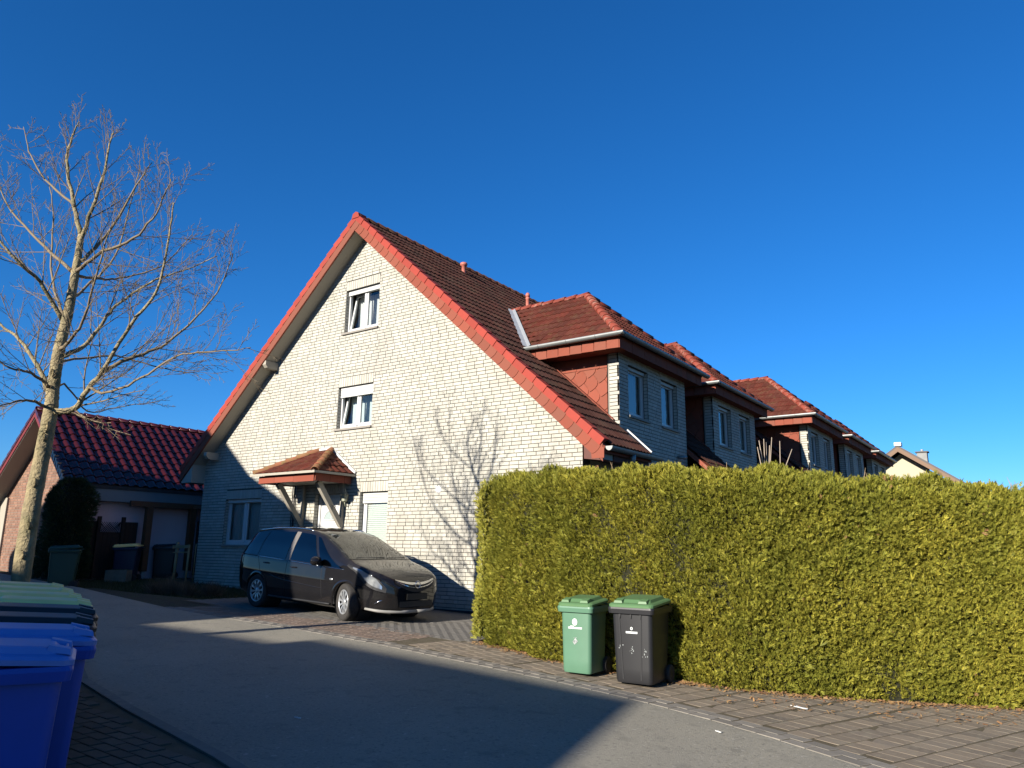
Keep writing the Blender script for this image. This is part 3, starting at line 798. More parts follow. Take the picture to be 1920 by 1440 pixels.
# verge: capping tiles on both rakes, slates below on the right, board on the left
vy = G-OV
nT = 28; Ls = (EX-RX)/cs
for side_ in (1, -1):
    ex_ = EX-.06 if side_ > 0 else -21.02
    Lr = abs(ex_-RX)/cs; st_ = Lr/nT
    for k in range(nT):
        a, b_ = k*st_, (k+1)*st_+.035
        def pt(s_, h): return (RX+side_*(cs*s_+sn*h), RZ-sn*s_+cs*h)
        hi = .035; t0 = -.01
        q = MB(); tl = .012
        # top leaf and hanging leaf of the capping tile, low end proud of the next one
        A0, A1 = pt(a, hi-.008), pt(b_, hi+.012); B0, B1 = pt(a, -.125), pt(b_, -.115)
        y0_, y1_, yb_ = vy-.012, vy-.030, vy+.17
        q.add([(A0[0], y0_, A0[1]), (A1[0], y1_, A1[1]), (B1[0], y1_, B1[1]), (B0[0], y0_, B0[1]),
               (A0[0], yb_, A0[1]+.004), (A1[0], yb_, A1[1]+.004), (B1[0], y1_+.02, B1[1]), (B0[0], y0_+.02, B0[1])],
              [(0, 3, 2, 1), (0, 1, 5, 4), (1, 2, 6, 5), (2, 3, 7, 6), (3, 0, 4, 7), (4, 5, 6, 7)])
        part(q, 'verge_tile', 'verge', roofA)
    bd = MB(); p0, p1, p2, p3 = (RX, RZ-.06), (ex_, RZ-.06-TP*abs(ex_-RX)), (ex_, RZ-.42-TP*abs(ex_-RX)), (RX, RZ-.42)
    bd.prism([p0, p1, p2, p3], vy, vy+.03); vb = part(bd, 'barge_board', 'slate', houseA)
    if side_ < 0:
        lb_ = MB(); lb_.prism([(RX, RZ-.155), (ex_, RZ-.155-TP*abs(ex_-RX)), (ex_, RZ-.41-TP*abs(ex_-RX)), (RX, RZ-.41)], vy-.012, vy-.002)
        part(lb_, 'cover_board', 'slate', vb)
    else:
        m_ = 38; s2 = Lr/m_
        for k in range(m_+1):
            a, b_ = k*s2-.02, (k+1)*s2+.03
            def pt2(s_, h): return (RX+cs*s_-sn*h, RZ-sn*s_-cs*h)     # h downwards from the tile line
            pts = [pt2(a, .10), pt2(b_+.02, .10), pt2(b_+.03, .20), pt2(b_+.012, .29), pt2(b_-.015, .33), pt2(b_-.04, .345), pt2(a, .345)]
            if k == m_: pts = [pt2(a, .10), pt2(a+.16, .10), (pt2(a+.16, .10)[0], pt2(a, .36)[1]-.10), (pt2(a, .36)[0]+.02, pt2(a, .36)[1]-.10), pt2(a, .345)]
            n_ = len(pts); mid = (a+b_)/2
            f_ = []
            for i, (x, z) in enumerate(pts):
                s_ = (x-RX)*cs+(RZ-z)*sn
                f_.append((x, vy-.004-.014*min(max((s_-a)/(b_-a), 0), 1), z))
            q = MB(); q.add(f_+[(x, vy+.002, z) for x, z in pts], [tuple(range(n_))]+[(i, n_+i, n_+(i+1) % n_, (i+1) % n_) for i in range(n_)])
            part(q, 'verge_slate', 'slate', vb)
ap = MB(); ap.prism([(RX-.14, RZ-.10), (RX+.14, RZ-.10), (RX+.10, RZ+.03), (RX, RZ+.075), (RX-.10, RZ+.03)], vy-.036, vy+.25); part(ap, 'apex_cap', 'verge', roofA)
# soffit under the verge, purlin ends
for side_ in (1, -1):
    ex_ = EX-.1 if side_ > 0 else -20.98
    s_ = MB(); s_.add([(RX, vy+.03, RZ-.40), (ex_, vy+.03, RZ-.40-TP*abs(ex_-RX)), (ex_, G+.02, RZ-.40-TP*abs(ex_-RX)), (RX, G+.02, RZ-.40),
                       (RX, vy+.03, RZ-.24), (ex_, vy+.03, RZ-.24-TP*abs(ex_-RX)), (ex_, G+.02, RZ-.24-TP*abs(ex_-RX)), (RX, G+.02, RZ-.24)],
                      [(0, 1, 2, 3), (7, 6, 5, 4), (0, 4, 5, 1), (1, 5, 6, 2), (2, 6, 7, 3), (3, 7, 4, 0)])
    part(s_, 'soffit', 'soffit', houseA)
for x, z in ((-17.42, 6.62), (-19.86, 4.20)):
    q = MB(); q.prism([(vy+.02, z+.10), (vy+.02, z-.01), (vy+.09, z-.09), (vy+.16, z-.11), (G, z-.11), (G, z+.10)], x-.07, x+.07, 'x'); part(q, 'purlin_end', 'cream', houseA)
eb_ = MB(); eb_.prism([(-20.99, roof_z(-20.99)-.12), (-20.99, roof_z(-20.99)-.46), (XL, roof_z(-20.99)-.46), (XL, roof_z(XL)-.30)], vy+.03, YB); part(eb_, 'eaves_box', 'soffit', houseA)
# right eaves: slated box, gutter, downpipe
er = MB(); er.prism([(XR, 3.42), (EX-.09, 3.33), (EX-.09, roof_z(EX)-.09), (XR, roof_z(XR)-.12)], G+.05, 14.44); part(er, 'eaves_slate_box', mat('dark_red_slate', (.13, .055, .045), .8, noise=(9, .4, (.1, .05, .045))), houseA)
gm = MB(); P = []
for y in (G-OV+.06, 14.75):
    P.append([(EX-.03+.075-.075*math.cos(t), y, roof_z(EX)-.07-.085*math.sin(t)) for t in np.linspace(0, math.pi, 11)])
gm.grid(P); gm.add([(EX-.03+.075-.075*math.cos(t), G-OV+.06, roof_z(EX)-.07-.085*math.sin(t)) for t in np.linspace(0, math.pi, 11)], [tuple(range(11))]); gm.add([(EX-.03+.075-.075*math.cos(t), 14.75, roof_z(EX)-.07-.085*math.sin(t)) for t in np.linspace(0, math.pi, 11)], [tuple(range(11))])
part(gm, 'eaves_gutter', 'zinc', houseA, recalc=False)
dp = MB(); dp.tube([(EX+.04, 13.45, roof_z(EX)-.12), (EX+.04, 13.45, 3.40), (EX-.12, 13.45, 3.18), (XR+.08, 13.45, 2.9), (XR+.08, 13.45, .3)], [.06, .05, .045, .045, .045], 10); part(dp, 'downpipe', 'zinc', houseA)
fw_ = MB(); fw_.bar((-7.22, 14.42, roof_z(-7.22)+.05), (EX-.0, 14.42, roof_z(EX)+.03), .02, .03, (TP, 0, 1)); part(fw_, 'white_edge_flashing', 'pvc', houseA)
# side wall and back so that the house is whole
sw = MB(); sw.box(XR-.30, XR-.012, G+.30, YB, -.3, 3.6); sw.box(XL+.012, XL+.3, G+.30, YB, -.3, 4.0); sw.prism([(XL+.3, -.3), (XR-.3, -.3), (XR-.3, roof_z(XR)-.4), (RX, RZ-.4), (XL+.3, roof_z(XL)-.4)], YB-.3, YB-.02); part(sw, 'side_wall', 'brick', houseA)
# roof vents
M['ventred'] = mat('red_plastic_vent', (.50, .16, .12), .5)
for x, y, h, capd in ((-13.42, 16.2, .36, 1), (-13.0, 19.0, .50, 0)):
    z = roof_z(x)-.04; q = MB()
    if capd: q.lathe([(.07, -.05), (.062, h*.62), (.10, h*.66), (.115, h*.78), (.10, h*.9), (.0, h*.98)], 14, (x, y, z))
    else: q.lathe([(.065, -.05), (.06, h*.55), (.072, h*.57), (.072, h*.66), (.05, h*.67), (.05, h*.73), (.074, h*.74), (.074, h*.88), (.04, h), (0, h)], 14, (x, y, z))
    part(q, 'roof_vent', 'ventred', houseA)

# door canopy
cx0, cx1, cf, cz = -16.16, -14.06, G-1.16, 3.20
cm = MB(); cm.box(cx0, cx1, cf, G-.002, cz-.0, cz+.035); can = part(cm, 'door_canopy', 'cream', houseA)
for a, b_ in ((cx0, cx0+.62), (cx0+.62, cx0+1.35), (cx0+1.35, cx1)):
    q = MB(); q.box(a, b_-.004, cf-.03, cf-.005, cz-.03-.01*(a > cx0+1), cz+.15); part(q, 'fascia_slate', 'slate', can)
for k in range(5):
    q = MB(); q.box(cx1+.002, cx1+.022-.004*(k % 2), cf+k*.228, cf+k*.228+.223, cz-.03, cz+.15); part(q, 'fascia_slate', 'slate', can)
    q = MB(); q.box(cx0-.022, cx0-.002, cf+k*.228, cf+k*.228+.223, cz-.03, cz+.15); part(q, 'fascia_slate', 'slate', can)
ez = cz+.19; ax0, ax1, az = -15.36, -14.86, 4.06
ex0, ex1, ey = cx0-.12, cx1+.12, cf-.12
cr = MB(); cr.add([(ex0, ey, ez), (ex1, ey, ez), (ex1, G, ez), (ex0, G, ez), (ax0, G, az), (ax1, G, az)], [(0, 1, 5, 4), (1, 2, 5), (3, 0, 4), (0, 3, 2, 1), (2, 3, 4, 5)]); part(cr, 'canopy_roof', 'tile2', can)
ct = tile_unit(.21, .30, 1, .022, 8)
def canface(A, B, T0, T1):
    A, B = Vector(A), Vector(B); e1_ = (B-A).normalized(); e2_ = Vector(T0)-A; e2_ = (e2_-e1_*e2_.dot(e1_)).normalized(); n_ = e1_.cross(e2_)
    f = lambda p: ((Vector(p)-A).dot(e1_), (Vector(p)-A).dot(e2_))
    po = [f(A), f(B)]+([f(T1), f(T0)] if T1 is not None else [f(T0)])
    roof_face(A+n_*.004, e1_, e2_, n_, po, 'canopy_tile', 'tile2', can, 40, unit=ct, wd=.21, ln=.30, rest='canopy_tiles')
canface((ex0, ey, ez), (ex1, ey, ez), (ax0, G, az), (ax1, G, az)); canface((ex1, ey, ez), (ex1, G, ez), (ax1, G, az), None); canface((ex0, G, ez), (ex0, ey, ez), (ax0, G, az), None)
M['mosship'] = mat('mossy_hip_tile', (.26, .085, .045), .8, var=.2, noise=(9, .8, (.17, .13, .045)), bump=(60, .6, .01))
ridge_run((ex1, ey, ez+.02), (ax1, G-.02, az+.03), .085, .30, 'mosship', can, 'hip_tile'); ridge_run((ex0, ey, ez+.02), (ax0, G-.02, az+.03), .085, .30, 'mosship', can, 'hip_tile')
cfl = MB(); cfl.bar((ax0-.1, G-.03, az+.04), (ax1+.02, G-.03, az+.06), .05, .06); cfl.bar((ax1, G-.03, az+.06), (ex1+.04, G-.03, ez+.05), .05, .07); part(cfl, 'wall_flashing', 'pvc', can)
ce = MB(); ce.box(ex0-.1, ex1+.03, ey-.03, ey-.005, ez-.045, ez+.012); ce.box(ex1+.003, ex1+.03, ey-.005, G, ez-.045, ez+.012); part(ce, 'drip_edge', 'cream', can)
for x in (-15.80, -14.30):
    q = MB(); q.bar((x, G-.06, 2.16), (x, cf+.30, cz-.02), .10, .13, (0, 1, 1)); q.bar((x, G-.04, 2.05), (x, G-.04, cz), .10, .075, (1, 0, 0)); part(q, 'strut', 'cream', can)
nb = bpy.data.curves.new('house_number', 'FONT'); nb.body = '13'; nb.size = .16; nb.extrude = .006; nb.align_x = 'CENTER'
no = bpy.data.objects.new('house_number', nb); COL.objects.link(no)
dg = bpy.context.evaluated_depsgraph_get(); nm = bpy.data.meshes.new_from_object(no.evaluated_get(dg)); bpy.data.objects.remove(no)
nm.materials.append(M['plinth'])
nob = link(nm, 'house_number', can); nob.matrix_basis = Matrix.Translation((-14.20, G-.40, 2.52)) @ Matrix.Rotation(R(90), 4, 'X')
# lantern beside the door and drain pipe
ln_ = MB(); lx, lz = -14.12, 2.78
ln_.tube([(lx, G-.0, lz-.15), (lx, G-.10, lz-.17), (lx, G-.14, lz-.05)], .012, 6); ln_.lathe([(.02, -.06), (.07, -.04), (.085, .10), (.11, .12), (.03, .20), (.012, .27), (0, .27)], 8, (lx, G-.14, lz), smooth=False); part(ln_, 'wall_lantern', mat('aged_lamp_metal', (.30, .30, .22), .5, metal=.3), houseA)
q = MB(); q.tube([(-16.16, G-.05, 3.2), (-16.16, G-.05, .5)], .022, 8); q.tube([(-16.25, G-.04, 3.2), (-16.25, G-.04, .5)], .014, 8); part(q, 'wall_pipe', 'plinth', houseA)
cv = MB(); cv.lathe([(.0, -.012), (.085, -.012), (.09, 0)], 16, (-11.18, G-.001, 2.93), 'y'); part(cv, 'vent_cover', 'pvc', houseA)
vg = MB(); vg.tube([(XR, 17.6, 3.95), (XR+.10, 17.6, 3.93), (XR+.16, 17.75, 3.95)], .04, 8); part(vg, 'wall_spout', 'zinc', houseA)

# ------------------------------------------------------------------ the next block of the row
houseB = thing('brick_row_house', 'further block of the brick row with three hipped dormers behind the hedge', 'house', (-13.0, 34, .2))
BX = .92
roofB = deck(houseB, RX+BX, RZ+.05, YB+.1, 44.5, EX+BX-.03, -20.0, XR+BX, (26.9, 32.7, 38.5))
dB = [dormer(houseB, XR+BX, y, .05, detail=(i == 0), rx=RX+BX, rz=RZ+.05) for i, y in enumerate((26.9, 32.7, 38.5))]
cutsB = []
for (xe_, ya, yb, ym, rl), y0 in zip(dB, (26.9, 32.7, 38.5)):
    yo = YB+.1; m2 = lambda x: (EX+BX-x)/cs
    cutsB.append([(y0-.02-yo, -.5), (y0+3.76-yo, -.5), (y0+3.76-yo, m2(xe_)-.1), (yb-.05-yo, m2(xe_)), (ym-yo, m2(rl)-.05), (ya+.05-yo, m2(xe_)), (y0-.02-yo, m2(xe_)-.1)])
roof_face(Vector((EX+BX, YB+.1, roof_z(EX)+.005)), e1, e2, nn, [(0, 0), (19, 0), (19, slope_len), (0, slope_len)], 'roof_tile', 'tile', roofB, 0, cutsB)
sw = MB(); sw.box(XR+BX-.30, XR+BX-.012, YB+.1, 44.4, -.5, 3.6); sw.prism([(-19.5, -.5), (XR+BX-.3, -.5), (XR+BX-.3, 3.6), (RX+BX, RZ-.35), (-19.5, roof_z(-20.42)-.3)], YB+.12, YB+.3); sw.prism([(-19.5, -.5), (XR+BX-.3, -.5), (XR+BX-.3, 3.6), (RX+BX, RZ-.35), (-19.5, roof_z(-20.42)-.3)], 44.1, 44.4); part(sw, 'side_wall', 'brick', houseB)
er = MB(); er.box(XR+BX, EX+BX-.08, YB+.1, 44.4, 3.35, 3.62); part(er, 'eaves_box', 'slate', houseB)
lsb = MB(); lsb.hexa([(-20.1, YB+.1, roof_z(-21.02)-.08), (RX+BX, YB+.1, RZ-.03), (RX+BX, 44.5, RZ-.03), (-20.1, 44.5, roof_z(-21.02)-.08), (-20.1, YB+.1, roof_z(-21.02)-.03), (RX+BX, YB+.1, RZ+.02), (RX+BX, 44.5, RZ+.02), (-20.1, 44.5, roof_z(-21.02)-.03)]); part(lsb, 'rear_slope', 'tile', houseB)
# ------------------------------------------------------------------ the parked car (local axes: x forward, y left, z up)
def carpaint():
    m = mat('black_car_paint', (.012, .012, .013), .6, spec=.0, coat=1.0)
    t = m.node_tree; N = t.nodes; L = t.links; p = N['Principled BSDF']
    p.inputs['Coat Roughness'].default_value = .06
    g_ = N.new('ShaderNodeNewGeometry'); nz = N.new('ShaderNodeTexNoise'); nz.inputs['Scale'].default_value = 5; nz.inputs['Detail'].default_value = 8
    L.new(g_.outputs['Position'], nz.inputs['Vector'])
    mr = N.new('ShaderNodeMapRange'); mr.inputs[1].default_value = .35; mr.inputs[2].default_value = .75; mr.inputs[3].default_value = .015; mr.inputs[4].default_value = .10
    L.new(nz.outputs[0], mr.inputs[0]); L.new(mr.outputs[0], p.inputs['Coat Roughness'])
    mx = N.new('ShaderNodeMix'); mx.data_type = 'RGBA'; mx.inputs[6].default_value = (.006, .006, .007, 1); mx.inputs[7].default_value = (.085, .072, .06, 1)
    sp = N.new('ShaderNodeSeparateXYZ'); L.new(g_.outputs['Normal'], sp.inputs[0])
    up_ = N.new('ShaderNodeMapRange'); up_.inputs[1].default_value = .55; up_.inputs[2].default_value = 1.0; up_.inputs[3].default_value = .06; up_.inputs[4].default_value = .50; L.new(sp.outputs[2], up_.inputs[0])
    ml = N.new('ShaderNodeMath'); ml.operation = 'MULTIPLY'; L.new(up_.outputs[0], ml.inputs[0]); L.new(nz.outputs[0], ml.inputs[1])
    L.new(ml.outputs[0], mx.inputs[0]); L.new(mx.outputs[2], p.inputs['Base Color'])
    return m
M['paint'] = carpaint()
M['rubber'] = mat('tyre_rubber', (.030, .028, .027), .85, noise=(30, .5, (.06, .053, .045)))
M['trim'] = mat('black_plastic_trim', (.018, .018, .019), .6)
M['chrome'] = mat('chrome', (.75, .75, .75), .15, metal=1.0)
M['alloy'] = mat('silver_hubcap', (.50, .51, .52), .35, metal=.6)
M['carglass'] = glass_mat('car_side_glass', (.10, .12, .13), .05)
M['lamp'] = mat('clear_lamp_lens', (.55, .57, .58), .12, metal=.7, coat=.8)
M['redlamp'] = mat('red_lamp_lens', (.16, .010, .012), .2, coat=.5)
M['inside'] = mat('dark_car_interior', (.02, .02, .022), .8)
def frost():
    m = bpy.data.materials.new('dewy_windscreen'); m.use_nodes = True; t = m.node_tree; N = t.nodes; L = t.links
    p = N['Principled BSDF']; p.inputs['Roughness'].default_value = .8; p.inputs['Specular IOR Level'].default_value = 0; p.inputs['Coat Weight'].default_value = 1.0; p.inputs['Coat Roughness'].default_value = .03
    g_ = N.new('ShaderNodeTexCoord')
    def nz_(scale, sc, det):
        mp = N.new('ShaderNodeMapping'); mp.inputs['Scale'].default_value = sc; L.new(g_.outputs['Object'], mp.inputs[0])
        n = N.new('ShaderNodeTexNoise'); n.inputs['Scale'].default_value = scale; n.inputs['Detail'].default_value = det; L.new(mp.outputs[0], n.inputs['Vector']); return n
    a = nz_(30, (.35, 1.6, .5), 4); b = nz_(2.2, (1, 1, 1), 2); d = nz_(110, (1, 1, 1), 1)
    ad = N.new('ShaderNodeMath'); ad.operation = 'MULTIPLY_ADD'; ad.inputs[1].default_value = .9; L.new(b.outputs[0], ad.inputs[0]); L.new(a.outputs[0], ad.inputs[2])
    a2 = N.new('ShaderNodeMath'); a2.operation = 'MULTIPLY_ADD'; a2.inputs[1].default_value = .35; L.new(d.outputs[0], a2.inputs[0]); L.new(ad.outputs[0], a2.inputs[2])
    cr_ = N.new('ShaderNodeValToRGB'); e = cr_.color_ramp.elements; e[0].position = .95; e[0].color = (.012, .013, .013, 1); e[1].position = 1.32; e[1].color = (.15, .15, .12, 1); k = e.new(1.12); k.color = (.022, .022, .018, 1)
    dv = N.new('ShaderNodeMath'); dv.operation = 'DIVIDE'; dv.inputs[1].default_value = 1.35; L.new(a2.outputs[0], dv.inputs[0])
    for el in e: el.position = el.position/1.35
    L.new(dv.outputs[0], cr_.inputs[0]); L.new(cr_.outputs[0], p.inputs['Base Color'])
    return m
M['frost'] = frost()

CARX, CARY = -12.02, 10.66
car = bpy.data.objects.new('parked_car', None); COL.objects.link(car)
car.location = (CARX, CARY, gz(CARX, CARY)); car.rotation_euler = (0, .034, -.040)
car['label'] = 'black people carrier with dusty paint parked in front of the brick gable'; car['category'] = 'car'
AXF, AXR, WR_ = 1.37, -1.39, .335
KX  = [-2.33, -2.31, -2.25, -2.12, -1.97, -1.80, -1.40, -.90, -.40, .05, .40, .80, 1.15, 1.42, 1.65, 1.90, 2.08, 2.20, 2.28, 2.33]
KZT = [.86, .98, 1.12, 1.34, 1.52, 1.585, 1.63, 1.655, 1.66, 1.635, 1.57, 1.40, 1.225, 1.095, 1.03, .965, .905, .84, .76, .66]
KZR = [.84, .96, 1.09, 1.29, 1.46, 1.52, 1.565, 1.59, 1.595, 1.565, 1.49, 1.31, 1.135, 1.015, .97, .91, .85, .785, .71, .62]
KZB = [.80, .90, .98, 1.03, 1.04, 1.035, 1.02, 1.0, .975, .955, .94, .925, .915, .91, .885, .83, .775, .715, .655, .58]
KYB = [.60, .70, .77, .83, .86, .88, .895, .90, .90, .90, .90, .90, .895, .885, .865, .82, .755, .675, .575, .44]
KYR = [.56, .61, .63, .645, .645, .65, .66, .665, .67, .675, .685, .72, .775, .815, .80, .76, .69, .61, .51, .38]
KZL = [.42, .36, .31, .27, .24, .22, .20, .19, .19, .19, .19, .19, .19, .19, .19, .19, .20, .21, .22, .25]
def ks(x, K):
    a = np.interp(x, KX, K); d = .05
    return .5*a+.25*np.interp(np.clip(x-d, KX[0], KX[-1]), KX, K)+.25*np.interp(np.clip(x+d, KX[0], KX[-1]), KX, K)
VB, VR = .52, .76                            # section parameter of belt line and roof rail
import functools
@functools.lru_cache(maxsize=20000)
def sect(x):
    zt, zr, zb, yb, yr, zl = (float(ks(x, K)) for K in (KZT, KZR, KZB, KYB, KYR, KZL))
    return [(0, 0, zl), (.14, yb*.80, zl), (.20, yb-.045, zl+.05), (.28, yb-.004, zl+.20+.02), (.40, yb+.012, (zl+.20)*.4+zb*.6-.03), (VB, yb-.012, zb),
            (.64, (yb+yr)/2+.018, (zb+zr)/2+.005), (VR, yr, zr), (.80, yr-.05, zr+(zt-zr)*.42), (.90, yr*.5, zt-.012), (1.0, 0, zt)]
def S(x, v, off=0.0):
    P = sect(x); vs = [p[0] for p in P]
    def f(vv): vv = min(max(vv, 0), 1); return np.interp(vv, vs, [p[1] for p in P]), np.interp(vv, vs, [p[2] for p in P])
    d = .012
    y, z = [(.5*a+.25*b_+.25*c) for a, b_, c in zip(f(v), f(v-d), f(v+d))]
    if v >= .999: y = 0.0
    if off:
        (y1, z1), (y0, z0) = f(v+.02), f(v-.02); t = Vector((0, y1-y0, z1-z0))
        (ya, za), (yc, zc) = [(S0(x+.03, v)), (S0(x-.03, v))]; tx = Vector((.06, ya-yc, za-zc))
        n_ = t.cross(tx).normalized()
        if n_.y*1+n_.z*.5 < 0 and n_.z < .2: n_ = -n_
        if n_.y < -.05: n_ = -n_
        return Vector((x+n_.x*off, y+n_.y*off, z+n_.z*off))
    return Vector((x, y, z))
def S0(x, v):
    P = sect(min(max(x, KX[0]), KX[-1])); vs = [p[0] for p in P]; return float(np.interp(v, vs, [p[1] for p in P])), float(np.interp(v, vs, [p[2] for p in P]))
def mir(p): return Vector((p[0], -p[1], p[2]))
xs_ = np.concatenate([np.linspace(-2.33, -1.9, 16)[:-1], np.linspace(-1.9, 1.5, 90)[:-1], np.linspace(1.5, 2.33, 32)])
vs_ = np.concatenate([np.linspace(0, .14, 4)[:-1], np.linspace(.14, .8, 44)[:-1], np.linspace(.8, 1, 9)])
bm_ = bmesh.new(); rows = []
for x in xs_:
    half = [S(x, v) for v in vs_]
    ring = [bm_.verts.new(mir(p)) for p in half]+[bm_.verts.new(p) for p in half[::-1][1:-1]]
    rows.append(ring)
nn_ = len(rows[0])
def in_arch(c): return abs(c.y) > .5 and any((c.x-a)**2+(c.z-WR_)**2 < .375**2 for a in (AXF, AXR))
for a, b_ in zip(rows[:-1], rows[1:]):
    for k in range(nn_):
        q = (a[k], a[(k+1) % nn_], b_[(k+1) % nn_], b_[k])
        c = sum((v.co for v in q), Vector())/4
        if in_arch(c): continue
        # leave the glazed openings free
        f = bm_.faces.new(q); f.smooth = True
for rg in (rows[0], rows[-1]): bm_.faces.new(rg)
bmesh.ops.recalc_face_normals(bm_, faces=bm_.faces[:])
me = bpy.data.meshes.new('body'); bm_.to_mesh(me); bm_.free(); me.materials.append(M['paint'])
body = link(me, 'body', car, True)
def patch(edge, nx=10, nv=8, off=.004, side=-1):
    """edge(s,t)->(x,v) over the unit square"""
    P = []
    for i in range(nx+1):
        row = []
        for j in range(nv+1):
            x, v = edge(i/nx, j/nv); p = S(x, v, off); row.append(mir(p) if side < 0 else p)
        P.append(row)
    return P
def lerp(a, b_, t): return a+(b_-a)*t
wins = {'quarter_window': ((-2.03, -1.50), (-1.80, -1.40)), 'rear_side_window': ((-1.44, -.52), (-1.34, -.46)), 'front_side_window': ((-.36, .56), (-.30, .16)), 'front_quarter_window': ((.64, 1.30), (.25, .34))}
for sd_ in (-1, 1):
    for nme, ((b0, b1), (t0, t1)) in wins.items():
        top = .99
        def e(s_, t, b0=b0, b1=b1, t0=t0, t1=t1, top=top):
            return lerp(lerp(b0, t0, t), lerp(b1, t1, t), s_), lerp(VB+.012, VB+(VR-VB)*.93*top, t)
        mb = MB(); mb.grid(patch(e, 12, 8, .0045, sd_)); g_ = part(mb, nme, M['inside'] if False else 'carglass', car, True, recalc=False)
        back = MB(); back.grid(patch(e, 12, 8, .0015, sd_)); part(back, 'dark_cabin_sheet', 'inside', g_, True)  # dark sheet behind the glass, stands in for the unlit cabin
        sl_ = MB(); pl_ = [e(k/12, 0) for k in range(13)]
        sl_.tube([(lambda p: mir(p) if sd_ < 0 else p)(S(x, v-.010, .008)) for x, v in pl_], .008, 5); part(sl_, 'belt_strip', 'chrome' if nme != 'quarter_window' else 'trim', g_, True)
    # pillar covers; the near side's grey reflection is painted in as colour
    for xa, xb, dx_ in ((-.50, -.43, .06), (-.43, -.365, .05)):
        def e(s_, t, xa=xa, xb=xb): return lerp(xa, xb, s_)+.055*t, lerp(VB+.005, VB+(VR-VB)*.93, t)
        mb = MB(); mb.grid(patch(e, 3, 8, .0055, sd_)); part(mb, 'pillar_cover', mat('pillar_reflection_grey', (.17, .155, .14), .28) if xa == -.50 and sd_ == -1 else M['trim'] if sd_ == 1 else bpy.data.materials['pillar_reflection_grey'], car, True)
# windscreen wraps from pillar to pillar
P = []
for i in range(25):
    s_ = i/24*2-1; row = []
    for j in range(11):
        t = j/10; v = lerp(1.0, VR+.012, abs(s_)**1.0)
        x = lerp(1.41-.12*abs(s_)**2.2, .12+.14*abs(s_)**2.5, t)
        p = S(x, v, .006); p.y = abs(p.y)
        row.append(p if s_ > 0 else mir(p))
    P.append(row)
mb = MB(); mb.grid(P); ws = part(mb, 'windscreen', 'frost', car, True)
for y0, y1, x0, x1 in ((-.62, .02, 1.33, 1.40), (.08, .62, 1.40, 1.33)):
    q = MB(); n_ = 8; pts = []
    for k in range(n_+1):
        yy = lerp(y0, y1, k/n_); xx = lerp(x0, x1, k/n_)+.0
        pts.append(Vector((xx-.02, yy, float(np.interp(xx, KX, KZT))+.018-abs(yy)*.06)))
    q.tube(pts, .012, 6); part(q, 'wiper', 'trim', ws, True)
